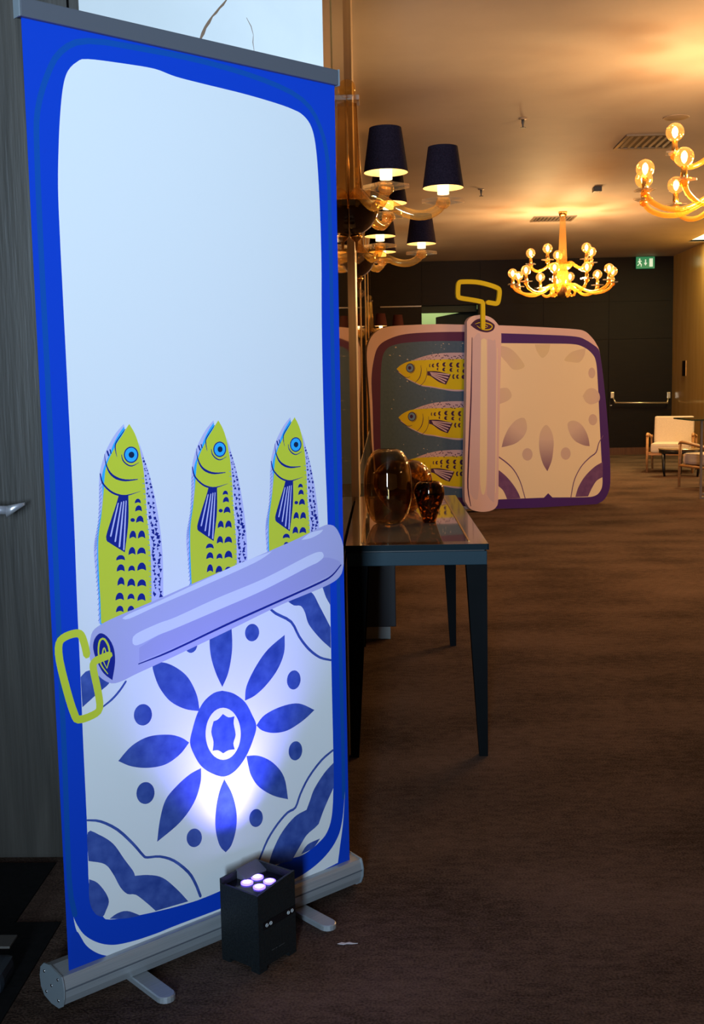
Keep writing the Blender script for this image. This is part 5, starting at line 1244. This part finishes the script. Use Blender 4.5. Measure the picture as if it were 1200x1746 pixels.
# ------------------------------------------------------------------ chandeliers
GL = MB().lathe([(.020, -.060)] + [(.062 * cos(a), .062 * sin(a)) for a in [radians(-65 + 12 * k) for k in range(13)]] + [(.004, .062)], 18).mesh('bulb', M_GLOBE)
FI = MB().lathe([(.004, -.040), (.015, -.026), (.022, 0), (.018, .022), (.006, .038)], 10).mesh('filament', M_FILAMENT)
SK = MB().lathe([(.020, 0), (.022, .01), (.020, .075)], 12).mesh('socket', M_GOLD)
DP = MB().box(-.058, .058, -.058, .058, -.006, .006, bev=.002).mesh('drip_plate', M_CRYSTAL)
CU = MB().lathe([(.012, -.042), (.026, -.030), (.030, -.012), (.022, 0)], 12).mesh('candle_cup', M_CHANDGLASS)
def make_chandelier(label, loc, rz):
    t = thing('chandelier', label, 'chandelier', loc, rz, 'amber glass chandeliers')
    obj('canopy', MB().lathe([(.055, 0), (.055, -.02), (.042, -.06)], 16), M_GOLD, t)
    def sq(r, z, k=8): return [(r * cos(2 * pi * j / k), r * sin(2 * pi * j / k), z) for j in range(k)]
    obj('stem', MB().loft([sq(.034, -.03), sq(.050, -.45), sq(.062, -.72)], sm=False), M_OBELISK, t)
    pet = MB().lathe([(.05, -.745), (.10, -.72), (.135, -.675), (.125, -.67), (.09, -.70), (.05, -.72)], 12, sm=False)
    obj('crystal_collar', pet, M_CHANDGLASS, t)
    obj('lower_column', MB().lathe([(.070, -.745), (.075, -.80), (.075, -.94), (.062, -.97)], 12, sm=False), M_CHANDGLASS, t)
    b = obj('bottom_bowl', MB().lathe([(.03, -.955), (.112, -.965), (.118, -.99), (.100, -1.03), (.055, -1.075), (.012, -1.09), (.006, -1.10)], 24), M_BOWL, t); part_label(b, 'dark bronze glass bowl')
    for k in range(10):
        a = radians(36 * k); M = Matrix.Rotation(a, 4, 'Z')
        pts = [(.075 + .05 * (1 - cos(q)) * 1.0, 0, -.99 - .06 * sin(q)) for q in [radians(20 + 35 * j) for j in range(8)]]
        if k % 2 == 0: obj('scroll', MB().tube([(.11, 0, -.95), (.145, 0, -.965), (.165, 0, -1.01), (.15, 0, -1.06), (.11, 0, -1.065), (.095, 0, -1.035)], [.018, .018, .018, .017, .015, .010], 8, M=M), M_CHANDGLASS, t)
    def arms(n, r, zc, pts, a0):
        arm = MB().tube(smooth_path(pts, 3), .0165, 10, flute=.16).mesh('arm', M_CHANDGLASS)
        for k in range(n):
            a = radians(a0 + 360 / n * k)
            am = obj('arm', arm, None, t, (0, 0, 0), (0, 0, a))
            obj('candle_cup', CU, None, am, (r, 0, zc)); obj('drip_plate', DP, None, am, (r, 0, zc + .006)); obj('socket', SK, None, am, (r, 0, zc + .012))
            obj('bulb', GL, None, am, (r, 0, zc + .145)); obj('filament', FI, None, am, (r, 0, zc + .145))
    arms(10, .645, -.912, [(.06, 0, -.93), (.16, 0, -.93), (.26, 0, -.985), (.38, 0, -1.035), (.50, 0, -1.03), (.60, 0, -.985), (.645, 0, -.925)], -90 + 18)
    arms(5, .415, -.645, [(.05, 0, -.68), (.10, 0, -.655), (.16, 0, -.66), (.24, 0, -.715), (.32, 0, -.74), (.385, 0, -.71), (.415, 0, -.655)], -90 + 36)
    return t
make_chandelier('farther chandelier, whole in view above the sardine tin, amber glass arms and lit globe bulbs', (2.37, 14.6, CEIL), radians(0))
make_chandelier('nearer chandelier cut by the right edge of the photo, amber glass with large globe bulbs', (2.44, 7.75, CEIL), radians(6))
for cx, cy, k in ((2.37, 14.6, 1), (2.44, 7.75, .68), (6.6, 10.6, 1.4), (7.6, 2.0, .1), (7.6, 14.6, 1.0)):
    for q in range(4):      # bulbs' light at four points; spots with no chandelier are added unseen fill
        lamp('chandelier_and_fill_glow', 'POINT', (cx + .33 * cos(radians(45 + 90 * q)), cy + .33 * sin(radians(45 + 90 * q)), CEIL - .88), P_BULB * 3.75 * k, WARM, shadow_soft_size=.06)

# ------------------------------------------------------------------ sardine-tin standee
SA = radians(20); SP = Vector((1.0219, 11.3409, 0)); se = Vector((cos(SA), sin(SA), 0)); sn = Vector((se.y, -se.x, 0))
tin = thing('sardine_tin_standee', 'giant cut-out opened sardine tin with three yellow fish and rolled lid', 'display', SP - sn * .10, SA)
ZO = .014
def rows(art): return [(r[0], outline(r)) for r in art]
ta = rows(TIN_ART)
p = printed_slab('tin_panel', ta[0], ta[1:], .055, tin, side='pink', back='pink'); p.location = (0, 0, ZO)
ra = rows(ROLL_ART)
p = printed_slab('rolled_lid', ra[0], ra[1:], .06, tin, side='rollpink', back='rollpink'); p.location = (0, -.10, 0.001); part_label(p, 'pink rolled lid with cream highlight')
ka = rows(KEY_ART)
p = printed_slab('opener_key', ka[0], ka[1:], .025, tin, side='yellow', back='yellow'); p.location = (0, -.126, .001); part_label(p, 'yellow tin-opener key')
obj('back_strut', MB().box(.15, .22, .055, .50, .0, .03).box(.15, .22, .055, .075, .0, 1.2), M_BLACKBASE, tin)

# ------------------------------------------------------------------ seating group at the far right
def make_armchair(label, loc, rz):
    t = thing('armchair', label, 'armchair', loc, rz, 'cream armchairs at the far end')   # faces local -y
    seat = MB().box(-.27, .27, -.30, .27, .285, .42, bev=.035); obj('seat', seat, M_CREAMFAB, t)
    M = Matrix.Translation((0, .25, .36)) @ Matrix.Rotation(radians(-14), 4, 'X')
    obj('backrest', MB().box(-.28, .28, -.055, .065, 0, .44, M=M, bev=.03), M_CREAMFAB, t)
    for s in (-1, 1):
        x = s * .315
        obj('leg', MB().tube([(x, -.30, 0), (x, -.295, .30), (x, -.285, .53)], [.014, .019, .019], 8), M_OAK, t)
        obj('leg', MB().tube([(x, .40, 0), (x, .33, .28), (x, .27, .52)], [.014, .019, .018], 8), M_OAK, t)
        ar = smooth_path([(x, -.30, .525), (x, -.26, .555), (x, -.05, .535), (x, .18, .50), (x, .30, .50)], 3)
        obj('armrest', MB().tube(ar, .021, 8), M_OAK, t)
        obj('side_rail', MB().tube([(x, -.295, .27), (x, .33, .25)], .017, 8), M_OAK, t)
    obj('front_rail', MB().box(-.315, .315, -.29, -.265, .25, .285), M_OAK, t)
    obj('back_frame', MB().box(-.27, .27, .29, .31, .25, .50), M_OAK, t)
    return t
make_armchair('cream armchair with honey oak arms facing us, before the dark far wall', (4.21, 16.15, 0), radians(-20))
make_armchair('cream armchair with oak frame cut by the right edge of the photo', (4.09, 13.60, 0), radians(205))
stb = thing('side_table', 'low round black side table with tan top between the armchairs', 'table', (4.13, 15.35, 0))
obj('table_top', MB().lathe([(.02, .365), (.30, .365), (.31, .375), (.30, .385), (.02, .385)], 32), M_TOPTAN, stb)
obj('apron_ring', MB().lathe([(.285, .315), (.298, .318), (.298, .368), (.285, .368)], 32, cap=False), M_TABLEBLACK, stb)
for k in range(3):
    a = radians(196 + 120 * k)
    obj('leg', MB().tube([(.27 * cos(a), .27 * sin(a), .34), (.265 * cos(a), .265 * sin(a), .1), (.25 * cos(a), .25 * sin(a), 0)], [.026, .022, .014], 10), M_TABLEBLACK, stb)
gt = thing('glass_console', 'tall glass-topped table on a thin steel frame at the right edge of the photo', 'table', (3.53, 12.3, 0))
obj('glass_top', MB().box(-.18, .9, -.25, .5, .875, .890), M_GLASSPLATE, gt)
for x, y in ((0, 0), (.75, 0), (.117, .4), (.80, .4)):
    obj('leg', MB().box(x - .012, x + .012, y - .012, y + .012, .0, .875), M_STEEL, gt)
obj('base_rail', MB().box(.012, .738, -.012, .012, 0, .022).box(.129, .788, .388, .412, 0, .022), M_STEEL, gt)

# ------------------------------------------------------------------ small fixtures
sg = thing('exit_sign', 'green emergency exit sign with white running figure, arrow and door, above the far door', 'sign', (4.68, FY - .10, CEIL))
obj('sign_box', MB().box(-.16, .16, -.015, .03, -.215, -.012, bev=.003), M_SIGNGREEN, sg)
man = MB()
def fl(pts): man.prism(pts, -.0185, -.0150)
fl([(-.105 + .014 * cos(a), -.055 + .014 * sin(a)) for a in [2 * pi * k / 10 for k in range(10)]])
fl([(-.118, -.075), (-.095, -.073), (-.088, -.120), (-.112, -.125)]); fl([(-.118, -.078), (-.140, -.105), (-.133, -.111), (-.110, -.092)]); fl([(-.095, -.080), (-.072, -.100), (-.066, -.093), (-.090, -.073)])
fl([(-.108, -.118), (-.090, -.118), (-.066, -.145), (-.073, -.182), (-.085, -.182), (-.082, -.150)]); fl([(-.112, -.118), (-.098, -.118), (-.118, -.160), (-.146, -.165), (-.146, -.152), (-.126, -.148)])
fl([(-.010, -.06), (.008, -.06), (.008, -.12), (-.010, -.12)]); fl([(-.030, -.12), (.028, -.12), (-.001, -.165)])
fl([(.065, -.045), (.125, -.045), (.125, -.185), (.065, -.185)])
obj('pictogram', man, M_SIGNWHITE, sg)
obj('hanger', MB().box(-.12, .12, -.005, .015, -.013, 0), M_BLACKBASE, sg)

def make_vent(label, x0, x1, y0, y1, slats, slat_mat):
    t = thing('ceiling_vent', label, 'vent', ((x0 + x1) / 2, (y0 + y1) / 2, CEIL), 0)
    w, h = (x1 - x0) / 2, (y1 - y0) / 2
    obj('backing', MB().box(-w + .03, w - .03, -h + .03, h - .03, -.006, -.001), M_VENTDARK, t)
    f = MB().box(-w, w, -h, -h + .03, -.014, -.0005).box(-w, w, h - .03, h, -.014, -.0005).box(-w, -w + .03, -h + .03, h - .03, -.014, -.0005).box(w - .03, w, -h + .03, h - .03, -.014, -.0005)
    obj('frame', f, M_VENT, t)
    for k in range(slats):
        x = -w + .03 + (2 * w - .06) * (k + .5) / slats
        M = Matrix.Translation((x, 0, -.009)) @ Matrix.Rotation(radians(35), 4, 'Y')
        obj('slat', MB().box(-.013, .013, -h + .03, h - .03, -.0012, .0012, M=M), slat_mat, t)
    return t
make_vent('slatted ceiling vent just behind the farther chandelier stem', 2.05, 2.61, 14.93, 15.37, 10, M_VENT)
make_vent('dark square ceiling vent beside the nearer chandelier', 2.22, 2.73, 10.2, 10.77, 7, M_VENTDARK)
def sprinkler(label, x, y):
    t = thing('sprinkler', label, 'sprinkler', (x, y, CEIL), 0, 'ceiling sprinklers')
    obj('escutcheon', MB().lathe([(.036, -.0005), (.034, -.006), (.012, -.010)], 16), M_CEILFIX, t)
    obj('head', MB().lathe([(.012, -.008), (.012, -.035), (.007, -.055), (.007, -.075)], 10), M_DETECT, t)
    obj('deflector', MB().lathe([(.024, -.075), (.024, -.078)], 12), M_DETECT, t)
sprinkler('nearer ceiling sprinkler, right of the nearest sconce', 1.21, 9.5)
sprinkler('farther ceiling sprinkler, left of the farther chandelier', 1.16, 12.8)
t = thing('smoke_detector', 'small dark square detector on the ceiling between the two chandeliers', 'detector', (2.47, 12.85, CEIL))
obj('body', MB().box(-.045, .045, -.06, .06, -.055, -.001, bev=.006), M_DETECT, t)
obj('led', MB().lathe([(.006, -.056), (.004, -.059)], 8, M=Matrix.Translation((0, -.03, 0))), M_MARKWHITE, t)
tag(obj('ceiling_speaker', MB().lathe([(.0005, -.006), (.10, -.006), (.11, -.0005)], 28), M_CEILFIX, None, (2.50, 9.6, CEIL)), 'round flat brown ceiling speaker above the dark square vent', 'speaker')
t = thing('wall_switch_plate', 'dark rectangular pull plate on the brown right wall beside the far door', 'plate', (5.2, 19.2, 1.52))
obj('plate', MB().box(-.012, -.0005, -.10, .10, -.13, .13, bev=.003), M_DARKWOOD, t)
obj('plate_edge', MB().box(-.010, -.0005, -.112, -.102, -.13, .13), M_OAK, t)

tag(obj('mat_and_shade', MB().box(-1.9, -.816, 1.2, 2.58, 0, .005).box(-1.9, -.93, 2.58, 2.925, 0, .005), M_MAT_SHADE), 'black floor mat before the grey door, its far strip standing in for shaded carpet', 'mat')  # far strip of the mat is a black sheet in place of shade on carpet
t = thing('equipment_foot', 'dark rounded stand foot on the black mat at the left edge of the photo', 'stand foot', (-.845, 2.29, .005))
obj('foot_block', MB().box(-.22, 0, -.05, .05, 0, .050, bev=.018), M_FOOTDARK, t)
obj('foot_plate', MB().box(-.24, -.012, .045, .10, .060, .066, bev=.002), M_FOOTTOP, t)
obj('foot_stem', MB().box(-.24, -.16, .02, .09, .045, .062), M_FOOTDARK, t)
rng = random.Random(3)
sc = MB(); pts = [(-.022, -.003), (-.012, .004), (-.004, .001), (.006, .005), (.016, .000), (.026, -.001), (.012, -.004), (.0, -.003), (-.008, -.007)]
sc.add([(x, y, .001) for x, y in pts] + [(x, y, .0022) for x, y in pts], [list(range(9))[::-1], list(range(9, 18))] + [(i, (i + 1) % 9, (i + 1) % 9 + 9, i + 9) for i in range(9)])
tag(obj('paper_scrap', sc, M_PAPER, None, (-.102, 2.475, 0)), 'tiny white paper scrap on the carpet right of the uplight', 'scrap')
